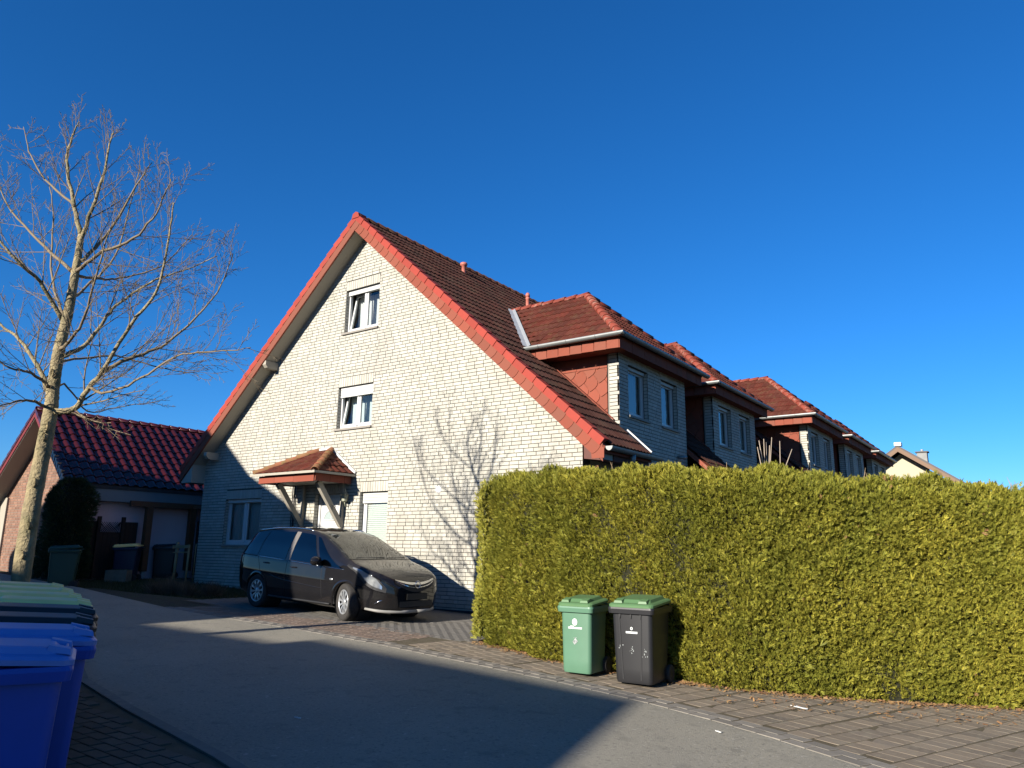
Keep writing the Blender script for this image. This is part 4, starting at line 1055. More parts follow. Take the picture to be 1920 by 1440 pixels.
# panoramic roof rim highlights: roof rails
for sd_ in (-1, 1):
    q = MB(); q.tube([(x, sd_*(float(ks(x, KYR))-.015), float(ks(x, KZR))+.032-(.03 if x in (-1.85, .05) else 0)) for x in (-1.85, -1.75, -1.2, -.6, -.2, -.05, .05)], .016, 8); part(q, 'roof_rail', 'chrome', car, True)
    # seams
    for xa, tilt_ in ((-.465, .05), (.72, -.10), (-1.46, .03)):
        pts = []
        for v in np.linspace(.24, VB, 12):
            x = xa+tilt_*(v-.24)/(VB-.24)*.6
            if xa == -1.46: x = -1.02-.42*((v-.24)/(VB-.24))**.7
            p = S(x, v, .001); pts.append(mir(p) if sd_ < 0 else p)
        q = MB(); q.tube(pts, .0035, 4); part(q, 'door_seam', 'trim', body, True)
    for xh in (-1.12, -.20):
        q = MB(); pts = []
        for k in range(7):
            p = S(xh-.10+.2*k/6, .475, .012+.018*math.sin(math.pi*k/6)); pts.append(mir(p) if sd_ < 0 else p)
        q.tube(pts, [.008, .013, .015, .015, .015, .013, .008], 8); part(q, 'door_handle', 'paint', car, True)
    # body side crease and sill trim
    q = MB(); pts = [S(x, .215+.0*x, .012) for x in np.linspace(-.98, .96, 12)]; q.tube([mir(p) if sd_ < 0 else p for p in pts], .02, 6); part(q, 'sill_trim', 'trim', car, True)
    q = MB(); pts = [S(x, .33-.04*(x-.9)/1.9+.05*max(0, -x-.4)**2, .003) for x in np.linspace(-1.0, .85, 14)]; q.tube([mir(p) if sd_ < 0 else p for p in pts], [.002]+[.007]*12+[.002], 5); part(q, 'door_crease', 'paint', body, True)
    # wheel arches
    for ax in (AXF, AXR):
        P = []
        for k in range(33):
            a = math.pi*(-.06+1.12*k/32); row = []
            for r_ in (.352, .368, .398):
                x, z = ax+r_*math.cos(a), WR_+r_*math.sin(a)
                # find the body half-width at this height
                vv = np.linspace(.15, .6, 60); zz = [S0(x, t)[1] for t in vv]; v = float(np.interp(z, zz, vv)); y = S0(x, v)[0]
                row.append((x, sd_*(y+(.014 if r_ < .39 else .002)), z))
            inner = (row[0][0], sd_*(abs(row[0][1])-.10), row[0][2]); P.append([inner]+row)
        q = MB(); q.grid(P); part(q, 'wheel_arch', 'paint', car, True)
        q = MB(); q.lathe([(.37, sd_*.48), (.37, sd_*.80)], 28, (ax, 0, WR_), 'y'); q.lathe([(0, sd_*.48), (.37, sd_*.48)], 28, (ax, 0, WR_), 'y'); part(q, 'wheel_well', 'inside', car, True)
    # wheels
    for ax, steer in ((AXF, -.30), (AXR, 0)):
        w_ = bpy.data.objects.new('wheel', None); COL.objects.link(w_); w_.parent = car
        w_.location = (ax, sd_*.785, WR_); w_.rotation_euler = (0, .2 if ax > 0 else .5, steer)
        w_.empty_display_size = .1
        q = MB(); s2 = sd_
        q.lathe([(.215, -.09), (.24, -.105), (.30, -.112), (.325, -.098), (.335, -.06), (.335, .06), (.325, .098), (.30, .112), (.24, .105), (.215, .09)], 40, axis='y'); part(q, 'tyre', 'rubber', w_, True)
        q = MB(); q.lathe([(.218, s2*.085), (.222, s2*.10), (.205, s2*.104), (.196, s2*.085)], 40, axis='y')
        q.lathe([(.0, s2*.092), (.05, s2*.092), (.062, s2*.082), (.07, s2*.06)], 24, axis='y')
        for k in range(10):
            a = 2*math.pi*k/10
            def rp(r_, da, y): return (r_*math.cos(a+da), s2*y, r_*math.sin(a+da))
            q.add([rp(.05, -.32, .084), rp(.05, .32, .084), rp(.14, .13, .098), rp(.205, .15, .094), rp(.205, -.15, .094), rp(.14, -.13, .098),
                   rp(.05, -.32, .05), rp(.05, .32, .05), rp(.14, .13, .06), rp(.205, .15, .06), rp(.205, -.15, .06), rp(.14, -.13, .06)],
                  [(0, 1, 2, 3, 4, 5)]+[(i, (i+1) % 6, 6+(i+1) % 6, 6+i) for i in range(6)])
        part(q, 'hubcap', 'alloy', w_, True)
        q = MB(); q.lathe([(0, s2*.045), (.215, s2*.05)], 32, axis='y'); part(q, 'dark_gap_disc', 'trim', w_, True)  # plain dark disc, stands in for the shade between the spokes
    # headlamp, front corner
    def e(s_, t): return lerp(1.36, 2.22, s_), lerp(.675, .43, s_)+(t-.5)*.21*math.sin(math.pi*min(max(s_, .03), .97))**.5
    mb = MB(); mb.grid(patch(e, 14, 6, .006, sd_)); hl = part(mb, 'headlamp', 'trim', car, True)
    def e(s_, t): return lerp(1.52, 2.16, s_), lerp(.645, .445, s_)+(t-.5)*.15*math.sin(math.pi*min(max(s_, .04), .97))**.6
    mb = MB(); mb.grid(patch(e, 12, 6, .010, sd_)); part(mb, 'lamp_lens', 'lamp', hl, True)
    # tail lamp
    def e(s_, t): return lerp(-2.31, -2.02, s_), lerp(.44, .60, t)
    mb = MB(); mb.grid(patch(e, 8, 6, .006, sd_)); part(mb, 'tail_lamp', 'redlamp', car, True)
    q = MB(); p = S(.98, .42, .006); p = mir(p) if sd_ < 0 else p; q.add([(p.x+.05*math.cos(a), p.y, p.z+.02*math.sin(a)) for a in np.linspace(0, 6.28, 13)[:-1]]+[(p.x+.03*math.cos(a), p.y+sd_*.010, p.z+.01*math.sin(a)) for a in np.linspace(0, 6.28, 13)[:-1]], [(i, (i+1) % 12, 12+(i+1) % 12, 12+i) for i in range(12)]+[tuple(range(12, 24))]); part(q, 'side_indicator', 'lamp', car, True)
    # mirror
    q = MB(); c = Vector((.60, sd_*1.0, 1.03)); P = []
    for i in range(13):
        th = math.pi*i/12; row = []
        for j in range(17):
            ph = 2*math.pi*j/16; sx = math.sin(th)
            dx_ = .075*math.cos(ph)*sx; dx_ = dx_*(1.25 if dx_ > 0 else .55)
            row.append((c.x+dx_, c.y+sd_*.125*math.cos(th), c.z+.085*math.sin(ph)*sx**.8))
        P.append(row)
    q.grid(P); mr_ = part(q, 'door_mirror', 'paint', car, True)
    q = MB(); q.bar((.60, sd_*.86, .96), (.60, sd_*.95, .99), .05, .05); part(q, 'mirror_arm', 'trim', mr_, True)
    # bumper lip and fog slash
    q = MB(); q.tube([(1.85, sd_*.80, .26), (2.08, sd_*.70, .235), (2.22, sd_*.56, .225), (2.33, sd_*.30, .22), (2.36, 0, .22)], [.02, .028, .03, .03, .03], 8); part(q, 'bumper_lip', mat('grey_bumper_lip', (.28, .27, .25), .5) if sd_ < 0 else bpy.data.materials['grey_bumper_lip'], car, True)
    q = MB(); q.tube([(2.06, sd_*.775, .36), (2.13, sd_*.715, .41), (2.19, sd_*.655, .435)], [.006, .011, .006], 6); part(q, 'fog_trim', 'chrome', car, True)
# grille, badge bar, emblem, plate
def fx(y, z):                                 # front surface x at y, z
    lo, hi = 1.6, 2.33
    for _ in range(24):
        m_ = (lo+hi)/2
        sc_ = sect(m_); vv = np.linspace(.2, 1, 80); v0_ = [p[0] for p in sc_]; pr = list(zip(np.interp(vv, v0_, [p[1] for p in sc_]), np.interp(vv, v0_, [p[2] for p in sc_])))
        # outside if |y| beyond width at z or z above top
        ztop = max(p[1] for p in pr); wz = max([p[0] for p in pr if p[1] >= z-.02] or [0])
        if z < ztop and abs(y) < wz: lo = m_
        else: hi = m_
    return lo
def front(y0, y1, zf0, zf1, off, nx=14, nv=4):
    P = []
    for i in range(nx+1):
        y = lerp(y0, y1, i/nx); row = []
        for j in range(nv+1):
            z = lerp(zf0(y), zf1(y), j/nv); row.append((fx(y, z)+off, y, z))
        P.append(row)
    mb = MB(); mb.grid(P); return mb
gr = part(front(-.50, .50, lambda y: .56+.16*(abs(y)/.5)**2, lambda y: .735+.055*(abs(y)/.5)**2, .008), 'grille', 'trim', car, True)
part(front(-.49, .49, lambda y: .685+.085*(abs(y)/.49)**2, lambda y: .728+.066*(abs(y)/.49)**2, .018), 'grille_bar', 'chrome', gr, True)
part(front(-.47, .47, lambda y: .632+.112*(abs(y)/.47)**2, lambda y: .648+.104*(abs(y)/.47)**2, .018), 'grille_bar', 'chrome', gr, True)
xe = fx(0, .69)+.03
q = MB(); q.tube([(xe, .062*math.cos(a), .690+.062*math.sin(a)) for a in np.linspace(0, 2*math.pi, 25)], .009, 6); q.add([(xe+.004, -.075, .690), (xe+.004, -.01, .702), (xe+.004, .0, .694), (xe+.004, .075, .690), (xe+.004, .01, .678), (xe+.004, 0, .686)], [(0, 1, 2, 3, 4, 5)]); part(q, 'emblem', 'chrome', gr, True)
part(front(-.42, .42, lambda y: .30, lambda y: .40, .006), 'lower_intake', 'trim', car, True)
xp = max(fx(0, .48), fx(.2, .48))+.02
q = MB(); q.box(xp, xp+.012, -.26, .26, .425, .535); part(q, 'number_plate', mat('blank_dark_plate', (.008, .008, .008), .5), car, True)
# ------------------------------------------------------------------ thuja hedge
M['thuja'] = mat('thuja_spray', (.185, .185, .024), .6, var=.42, hue=(.36, .305, .045), spec=.25, trans=.32, noise=(1.4, .5, (.12, .14, .02)), k=1.12)
M['thujain'] = mat('thuja_inside', (.020, .020, .008), .95, bump=(25, 1, .05))  # shade inside the foliage put into a near-black core colour
M['twig'] = mat('dry_twig', (.30, .22, .13), .85, var=.2)
M['litter'] = mat('fallen_needles', (.36, .22, .09), .9, var=.3, hue=(.26, .12, .06))
hedge = thing('thuja_hedge', 'tall clipped yellow-green conifer hedge along the pavement beside the driveway', 'hedge', (-4, 9.6, gz(-4, 9.6)))
HTOP = [(-7.6, 2.72), (-7.3, 2.83), (-6.95, 2.90), (-4, 2.78), (-2.5, 2.70), (-1.4, 2.60), (-.2, 2.54), (1.3, 2.5)]
def htop(x): return -.09+float(np.interp(x, [p[0] for p in HTOP], [p[1] for p in HTOP]))
HD = 1.25
hl = [Vector((*p, 0)) for p in HEDGE]
seg = [(b_-a).length for a, b_ in zip(hl[:-1], hl[1:])]; cum = np.concatenate([[0], np.cumsum(seg)]); HL = cum[-1]
def hpos(s_):
    i = min(max(int(np.searchsorted(cum, s_))-1, 0), len(seg)-1); t = (s_-cum[i])/seg[i]
    p = hl[i].lerp(hl[i+1], t); d = (hl[i+1]-hl[i]).normalized()
    d2 = (hl[min(i+2, len(hl)-1)]-hl[max(i-1, 0)]).normalized(); return p, d2
# surface samples: (point, outward normal)
def hsample(n):
    out = []
    for _ in range(n):
        k = rng.random()
        if k < .70:                          # front face
            s_ = rng.random()*HL; p, d = hpos(s_); nrm = Vector((d.y, -d.x, 0))
            if nrm.y > 0: nrm = -nrm
            z0 = gz(p.x, p.y); z1 = htop(p.x); t = rng.random()
            z = z0+.0+(z1-z0)*t
            bulge = .05*math.sin(z*1.7+p.x*.9)+.07*math.sin(p.x*2.1+1.0)*.6+.04*math.sin(p.x*5.3+z*3.1)+.045*math.sin(7.3*p.x+3.1*z)*math.sin(5.7*z-2.3*p.x)+.03*math.sin(13*p.x-4*z)*math.sin(11*z+3*p.x)
            tp = max(0, (t-.88)/.12); bt = max(0, (.10-t)/.10)
            q = p+nrm*(bulge-.26*tp**2-.03*bt-.06*t); ends = min(s_/.35, 1); q -= nrm*.22*(1-ends)**2
            nn2 = (nrm+Vector((0, 0, .9*tp))).normalized()
            if s_ < .35: nn2 = (nn2+Vector((-(1-ends)*1.3, 0, 0))).normalized()
            out.append((q.x, q.y, z, *nn2))
        elif k < .86:                        # top
            s_ = rng.random()*HL; p, d = hpos(s_); nrm = Vector((d.y, -d.x, 0))
            if nrm.y > 0: nrm = -nrm
            t = rng.random()**1.3; q = p-nrm*(.16+t*(HD-.2)); z = htop(p.x)-.03+.05*math.sin(q.x*4.1)+.04*math.sin(q.x*9.7+q.y*3)
            out.append((q.x, q.y, z-.05*max(0, 1-s_/.3), *((nrm*.35*(1-t)+Vector((0, 0, 1))).normalized())))
        else:                                # free end towards the driveway
            p, d = hpos(0); nrm = Vector((d.y, -d.x, 0)); t = rng.random(); z0 = gz(p.x, p.y); z1 = htop(p.x)-.05
            h = rng.random(); q = p-nrm*(.05+t*(HD-.1))
            if nrm.y > 0: q = p+nrm*(.05+t*(HD-.1))
            z = z0+.05+(z1-z0)*h; off = .05*math.sin(z*3)-.16*max(0, (h-.85)/.15)**2+.08
            out.append((q.x-d.x*off, q.y, z, *((-d+Vector((0, 0, .6*max(0, (h-.85)/.15)))).normalized())))
    return np.array(out)
# thuja spray: a flat branching fan of scale leaves
def spray(seed, nb=5):
    r_ = np.random.default_rng(seed); V, F = [], []
    def leaf(p, d, l, w_):
        s_ = np.array([-d[1], d[0], 0]); b = len(V)
        V.extend([tuple(p), tuple(p+d*l*.45-s_*w_*.5+np.array([0, 0, .06*l])), tuple(p+d*l), tuple(p+d*l*.45+s_*w_*.5-np.array([0, 0, .06*l]))])
        F.append((b, b+1, b+2, b+3))
    main = np.array([0, 1, 0.])
    leaf(np.zeros(3), main, 1.0, .10)
    for k in range(nb):
        t = .10+.72*k/nb; sd_ = 1 if k % 2 else -1
        a = sd_*R(r_.uniform(16, 36)); d = np.array([math.sin(a), math.cos(a), r_.normal(0, .20)]); d /= np.linalg.norm(d)
        leaf(np.array([0, t, 0.0]), d, (1-t)*.62+.12, .085)
    return V, F
NS = 165000
smp = hsample(NS)
per = NS//5
for k in range(5):
    sm_ = smp[k*per:(k+1)*per]; ms = []
    n_ = sm_[:, 3:6]; K = len(sm_)
    upv = np.tile(np.array([0, 0, 1.0]), (K, 1))+rng.normal(0, .42, (K, 3))
    dirv = n_*rng.uniform(.35, 1.1, (K, 1))+upv*.55+rng.normal(0, .25, (K, 3)); dirv /= np.linalg.norm(dirv, axis=1)[:, None]
    sv = np.cross(dirv, n_+rng.normal(0, .6, (K, 3))); sv /= np.linalg.norm(sv, axis=1)[:, None]
    nv = np.cross(sv, dirv)
    sc = rng.uniform(.045, .095, K); sc = np.where(rng.random(K) < .04, sc*1.6, sc)
    Ms = np.zeros((K, 4, 4)); Ms[:, 3, 3] = 1
    Ms[:, :3, 0] = sv*sc[:, None]; Ms[:, :3, 1] = dirv*sc[:, None]; Ms[:, :3, 2] = nv*sc[:, None]
    Ms[:, :3, 3] = sm_[:, :3]-n_*rng.uniform(-.015, .13, (K, 1))
    pick = rng.random(K) < .012
    joined('foliage', spray(k), Ms[~pick], 'thuja', hedge)
    if k == 0: joined('dry_sprays', spray(k), Ms[pick], 'litter', hedge)
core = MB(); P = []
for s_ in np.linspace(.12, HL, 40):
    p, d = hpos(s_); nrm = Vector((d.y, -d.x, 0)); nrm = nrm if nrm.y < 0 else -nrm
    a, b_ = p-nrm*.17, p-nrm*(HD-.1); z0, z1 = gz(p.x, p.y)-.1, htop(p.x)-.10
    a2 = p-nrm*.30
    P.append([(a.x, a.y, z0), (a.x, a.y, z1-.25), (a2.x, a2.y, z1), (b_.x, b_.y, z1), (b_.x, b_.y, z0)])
core.grid(P); core.add(P[0], [(0, 1, 2, 3, 4)]); part(core, 'dark_core', 'thujain', hedge)
# stray shoots above the clipped top
tw = MB()
for _ in range(60):
    s_ = rng.random()*HL; p, d = hpos(s_); nrm = Vector((d.y, -d.x, 0)); nrm = nrm if nrm.y < 0 else -nrm
    q = p-nrm*rng.uniform(.2, .9); z = htop(p.x)-.05; h = rng.uniform(.08, .2); dx_, dy_ = rng.normal(0, .04, 2)
    tw.tube([(q.x, q.y, z), (q.x+dx_*.5, q.y+dy_, z+h*.6), (q.x+dx_, q.y+dy_*1.5, z+h)], [.005, .004, .002], 4)
part(tw, 'shoots', 'twig', hedge)
lt = []
for _ in range(2600):
    s_ = rng.random()*HL; p, d = hpos(s_); nrm = Vector((d.y, -d.x, 0)); nrm = nrm if nrm.y < 0 else -nrm
    q = p+nrm*(abs(rng.normal(0, .11))-.08)
    if s_ > HL*.45 and rng.random() < .3: q = p+nrm*rng.random()*.9
    a = rng.random()*6.28; l = rng.uniform(.015, .05); wd_ = l*rng.uniform(.2, .6)
    lt.append(TRS((q.x, q.y, gz(q.x, q.y)+.012+rng.random()*.012), (l*math.cos(a), l*math.sin(a), rng.normal(0, .25)*l), (-wd_*math.sin(a), wd_*math.cos(a), rng.normal(0, .2)*wd_), (0, 0, .002)))
lo = joined('leaf_litter', CUBE, lt, 'litter', None); lo['label'] = 'fallen brown needles along the foot of the hedge'; lo['category'] = 'litter'
# a few pale scraps on street and pavement
M['scrap'] = mat('pale_scrap', (.70, .70, .68), .8)
for (x, y, l, a, lab) in ((-2.35, 8.55, .17, -.25, 'long white paper scrap lying on the pavement by the hedge'), (-2.62, 6.9, .06, -.4, 'small white scrap on the sunlit asphalt'), (-5.55, 4.6, .07, .1, 'pale scrap on the shaded asphalt')):
    q = MB(); n_ = 9; top = []
    for k in range(n_):
        t = 2*math.pi*k/n_; rr = 1+.35*math.sin(k*2.7); top.append((x+l/2*rr*math.cos(t)*math.cos(a)-l*.13*rr*math.sin(t)*math.sin(a), y+l/2*rr*math.cos(t)*math.sin(a)+l*.13*rr*math.sin(t)*math.cos(a)))
    q.add([(u, v, gz(u, v)+.014+.003*(i % 2)) for i, (u, v) in enumerate(top)]+[(u, v, gz(u, v)+.009) for u, v in top], [tuple(range(n_))]+[(i, n_+i, n_+(i+1) % n_, (i+1) % n_) for i in range(n_)])
    o = link(q.mesh('paper_scrap', M['scrap']), 'paper_scrap'); o['label'] = lab; o['category'] = 'paper scrap'
# bamboo canes behind the hedge
M['cane'] = mat('pale_cane', (.36, .29, .22), .7, var=.15)
for i, (px0, py0, px1, py1) in enumerate(((1427, 872, 1420, 838), (1431, 872, 1423, 826), (1434, 872, 1432, 823), (1438, 872, 1437, 829), (1442, 872, 1443, 835), (1444, 872, 1447, 820), (1463, 872, 1462, 827), (1474, 872, 1485, 842))):
    def bpt(px, py, Y):
        d = rt*((px-960)/FPX)-up*((py-720)/FPX)+fw; t = Y/d.y; return CAMP+d*t
    Y = 12.4+.12*(i % 4); a, b_ = bpt(px0, py0, Y), bpt(px1, py1, Y); a = a+(a-b_)*1.4
    q = MB(); q.tube([a, a.lerp(b_, .6), b_], [.010, .008, .006], 7)
    pos_ = ('leftmost, leaning', 'second from left, leaning', 'tall upright third', 'thin fourth', 'short fifth', 'tallest sixth', 'lone upright seventh', 'rightmost, strongly leaning')[i]
    o = link(q.mesh('garden_cane', M['cane']), 'garden_cane'); o['label'] = pos_+' garden cane sticking up behind the hedge top'; o['category'] = 'cane'; o['group'] = 'canes behind the hedge'
# ------------------------------------------------------------------ street tree
M['bark'] = mat('pale_bark', (.36, .29, .16), .9, noise=(7, .75, (.17, .14, .085)), bump=(28, 1.0, .03), stain=(3.0, (.11, .11, .05), .6))
M['twigs'] = mat('brown_twig_bark', (.19, .145, .09), .85, noise=(6, .5, (.28, .22, .14)))
TB = Vector((-10.8, 4.364, gz(-10.8, 4.364)+.05))
tree = thing('street_tree', 'tall bare street tree with pale trunk behind the row of bins', 'tree', TB)
fh = Vector((fw.x, fw.y, 0)).normalized()
def tp(px, py, dd=0.0):
    """point of the tree seen at px,py, dd metres nearer or farther than the trunk"""
    d = rt*((px-960)/FPX)-up*((py-720)/FPX)+fw
    t = ((TB-CAMP).dot(fh)+dd)/d.dot(fh); return CAMP+d*t
trunk_mb, twig_mb = MB(), MB()
def smooth_path(P, n):
    P = [P[0]]+P+[P[-1]]; out = []
    m_ = len(P)-3
    for i in range(m_):
        for k in range(n):
            t = k/n; a, b_, c, d = P[i:i+4]
            out.append(.5*((2*b_)+(-a+c)*t+(2*a-5*b_+4*c-d)*t*t+(-a+3*b_-3*c+d)*t**3))
    out.append(P[-2]); return out
tips = []
def twig(p, d, L_, r0, depth):
    n_ = 5 if depth > 1 else 3; pts = [p]; dd = d.copy(); step = L_/n_
    for k in range(n_):
        dd = (dd+Vector((random.gauss(0, .055), random.gauss(0, .055), random.gauss(.05, .05)))).normalized(); pts.append(pts[-1]+dd*step)
    rr = [max(r0*(1-.7*k/n_), .0023) for k in range(n_+1)]
    twig_mb.tube(pts, rr, 5 if r0 > .012 else 3, cap=False, smooth=True)
    if depth == 0: return
    m_ = {3: 9, 2: 8, 1: 2}[depth]
    for k in range(m_):
        t = .18+.82*(k+random.random()*.6)/m_; t = min(t, .98)
        i = min(int(t*n_), n_-1); q = pts[i].lerp(pts[i+1], t*n_-i); dl = (pts[i+1]-pts[i]).normalized()
        perp = dl.cross(Vector((random.gauss(0, 1), random.gauss(0, 1), random.gauss(0, 1)))).normalized()
        a = R(random.uniform(26, 50)); nd = (dl*math.cos(a)+perp*math.sin(a)+Vector((0, 0, .06))).normalized()
        twig(q, nd, L_*random.uniform(.20, .42)*(1.1-.5*t), max(r0*.5*(1-.5*t), .0028), depth-1)
def limb(pix, r0, r1, ntw, seed, L0=.9):
    random.seed(seed); P = smooth_path([tp(*q) for q in pix], 5)
    P = [p+Vector((random.gauss(0, .006), random.gauss(0, .006), random.gauss(0, .006))) if 0 < i < len(P)-1 else p for i, p in enumerate(P)]
    rr = [r0+(r1-r0)*(i/(len(P)-1))**.8 for i in range(len(P))]
    (trunk_mb if r0 > .03 else twig_mb).tube(P, rr, 10 if r0 > .06 else 7, cap=True)
    Lt = sum((b_-a).length for a, b_ in zip(P[:-1], P[1:]))
    ntw = int(ntw*1.2); r0 *= .85
    for k in range(ntw):
        t = .16+.84*(k+.5*random.random())/ntw; f = t*(len(P)-1); i = min(int(f), len(P)-2); q = P[i].lerp(P[i+1], f-i); dl = (P[i+1]-P[i]).normalized()
        perp = dl.cross(Vector((random.gauss(0, 1), random.gauss(0, 1), random.gauss(0, 1)))).normalized(); a = R(random.uniform(30, 55))
        nd = (dl*math.cos(a)+perp*math.sin(a)+Vector((0, 0, .02))).normalized()
        twig(q, nd, L0*1.35*random.uniform(.6, 1.0)*(1.15-.6*t)*min(1, Lt/2.0+.35), max(rr[i]*.36, .0045), 2)
trunk = [(22, 1222), (27, 1180), (37, 1100), (60, 950), (80, 850), (95, 770), (100, 725), (112, 650), (127, 590), (138, 530), (148, 470), (152, 440)]
random.seed(3); P = smooth_path([tp(*q) for q in trunk], 4); n_ = len(P)
rr = [float(np.interp(i/(n_-1), [0, .06, .15, .45, .55, .75, 1], [.150, .122, .112, .086, .078, .062, .038])) for i in range(n_)]
P = smooth_path(P, 3); rr = [float(np.interp(i/(len(P)-1), np.linspace(0, 1, len(rr)), rr))*random.uniform(.965, 1.05) for i in range(len(P))]; trunk_mb.tube(P, rr, 18)
for k_, (px_, py_, r_) in enumerate(((70, 905, .035), (92, 800, .045), (60, 985, .028), (88, 820, .03), (104, 700, .03), (48, 1040, .03))):
    q_ = tp(px_, py_, -.08); trunk_mb.lathe([(r_*1.9, -.05), (r_*1.4, -.02), (r_, .0), (r_*.55, .004), (0, -.01)], 9, q_, 'y')
limb([(152, 440), (135, 370, .1), (126, 300, .1), (138, 250, 0), (148, 228, 0)], .038, .006, 12, 11, .6)
limb([(150, 455), (172, 392, -.15), (195, 320, -.2), (206, 270, -.2), (213, 245, -.2)], .034, .006, 11, 12, .6)
limb([(152, 490), (200, 440, .3), (255, 350, .5), (285, 305, .6)], .030, .006, 10, 13, .65)
limb([(95, 770), (122, 772, -.05), (144, 762, -.15), (167, 725, -.25), (192, 696, -.35), (246, 608, -.5), (292, 546, -.6), (318, 440, -.7), (325, 380, -.7)], .052, .008, 18, 14, 1.0)
limb([(192, 696, -.35), (255, 668, -.1), (312, 645, .1), (362, 600, .2), (408, 546, .3), (437, 475, .35)], .030, .006, 16, 15)
limb([(118, 668), (162, 646, .35), (196, 600, .6), (225, 567, .8), (292, 525, 1.0), (350, 505, 1.2), (408, 480, 1.3)], .036, .006, 16, 16)
limb([(140, 512), (183, 479, -.3), (250, 446, -.5), (292, 400, -.7), (321, 335, -.8)], .030, .006, 12, 17)
limb([(167, 725, -.25), (200, 737, -.5), (267, 708, -.8), (330, 668, -1.0), (400, 660, -1.1), (470, 652, -1.2)], .022, .005, 14, 18, .8)
limb([(92, 735), (75, 696, .2), (37, 637, .4), (-5, 600, .5), (-40, 520, .6)], .042, .008, 14, 19)
limb([(117, 600), (75, 529, -.3), (25, 483, -.6), (-5, 440, -.7), (-20, 380, -.8)], .034, .007, 14, 20)
limb([(138, 512), (71, 450, .4), (12, 383, .7), (-5, 325, .8)], .030, .006, 14, 21)
limb([(140, 388, .07), (85, 335, .3), (54, 283, .4), (44, 238, .5)], .022, .005, 11, 22, .6)
limb([(88, 764), (60, 752, -.3), (30, 752, -.6), (-20, 768, -.9)], .026, .006, 10, 23, .7)
limb([(95, 730), (60, 700, -.5), (20, 690, -.9), (-30, 660, -1.1)], .026, .006, 12, 24)
limb([(146, 517), (190, 523, .5), (225, 521, .8), (300, 500, 1.1), (360, 440, 1.3)], .024, .006, 13, 25)
limb([(112, 655), (130, 640, -.5), (160, 590, -1.0), (185, 500, -1.3), (210, 420, -1.4)], .028, .006, 13, 26)
limb([(124, 600), (110, 570, .6), (95, 500, 1.1), (100, 400, 1.4), (90, 330, 1.5)], .028, .006, 12, 27)
limb([(132, 560), (160, 540, .6), (215, 480, 1.1), (240, 400, 1.3), (262, 310, 1.4)], .026, .006, 12, 28)
limb([(108, 680), (150, 672, .5), (220, 668, 1.0), (300, 690, 1.3), (370, 700, 1.4)], .022, .005, 12, 29, .8)
limb([(96, 745), (120, 720, .4), (165, 770, .9), (215, 765, 1.3), (300, 752, 1.5)], .018, .005, 8, 30, .6)
part(trunk_mb, 'trunk', 'bark', tree)
part(twig_mb, 'crown', 'twigs', tree, recalc=False)

# ------------------------------------------------------------------ neighbouring house with the dark red roof
M['redbrick'] = mat('red_facing_brick', (.25, .13, .085), .85, var=.25, hue=(.19, .095, .065), noise=(6, .4, (.28, .18, .125)), bump=(90, .4, .004))
M['palemortar'] = mat('pale_mortar', (.24, .21, .18), .95)
M['pink'] = mat('pink_render', (.85, .58, .60), .9, noise=(5, .3, (.76, .52, .54)), bump=(120, .3, .004))
M['anthracite'] = mat('blue_grey_fascia', (.21, .235, .25), .6, noise=(4, .3, (.18, .205, .22)))
M['darkredboard'] = mat('dark_red_board', (.16, .025, .025), .5)
nb_ = thing('red_roof_house', 'low house with glossy dark red pantile roof beside the brick house', 'house', (-24.8, 16, .8))
gx, ge, gzr, gze = -24.8, -22.2, 5.62, 3.30
gy0, gy1 = 9.72, 24.0
gp = (gzr-gze)/(ge-gx); ga = math.atan(gp)
mb = MB(); mb.prism([(gx, gzr), (ge, gze), (ge, gze-.1), (gx, gzr-.12)], gy0, gy1); mb.prism([(gx, gzr), (gx, gzr-.12), (2*gx-ge-.9, gze-.1-.9*gp), (2*gx-ge-.9, gze-.9*gp)], gy0, gy1)
grf = part(mb, 'roof_deck', 'plinth', nb_)
T3 = tile_unit(.30, .33, 1, .06, 14, .04); T3 = ([(x, y, (z-.03)*1.0+.03 if True else z) for x, y, z in T3[0]], T3[1])
e2g = (-math.cos(ga), 0, math.sin(ga)); ng = (math.sin(ga), 0, math.cos(ga))
roof_face(Vector((ge, gy0, gze+.01)), (0, 1, 0), e2g, ng, [(0, 0), (gy1-gy0, 0), (gy1-gy0, (ge-gx)/-e2g[0]), (0, (ge-gx)/-e2g[0])], 'pantile', 'tile3', grf, 300, unit=T3, wd=.30, ln=.33, rest='pantile_rows', jitter=.001)
ridge_run((gx, gy0-.02, gzr+.02), (gx, gy1, gzr+.02), .10, .36, 'tile3', grf)
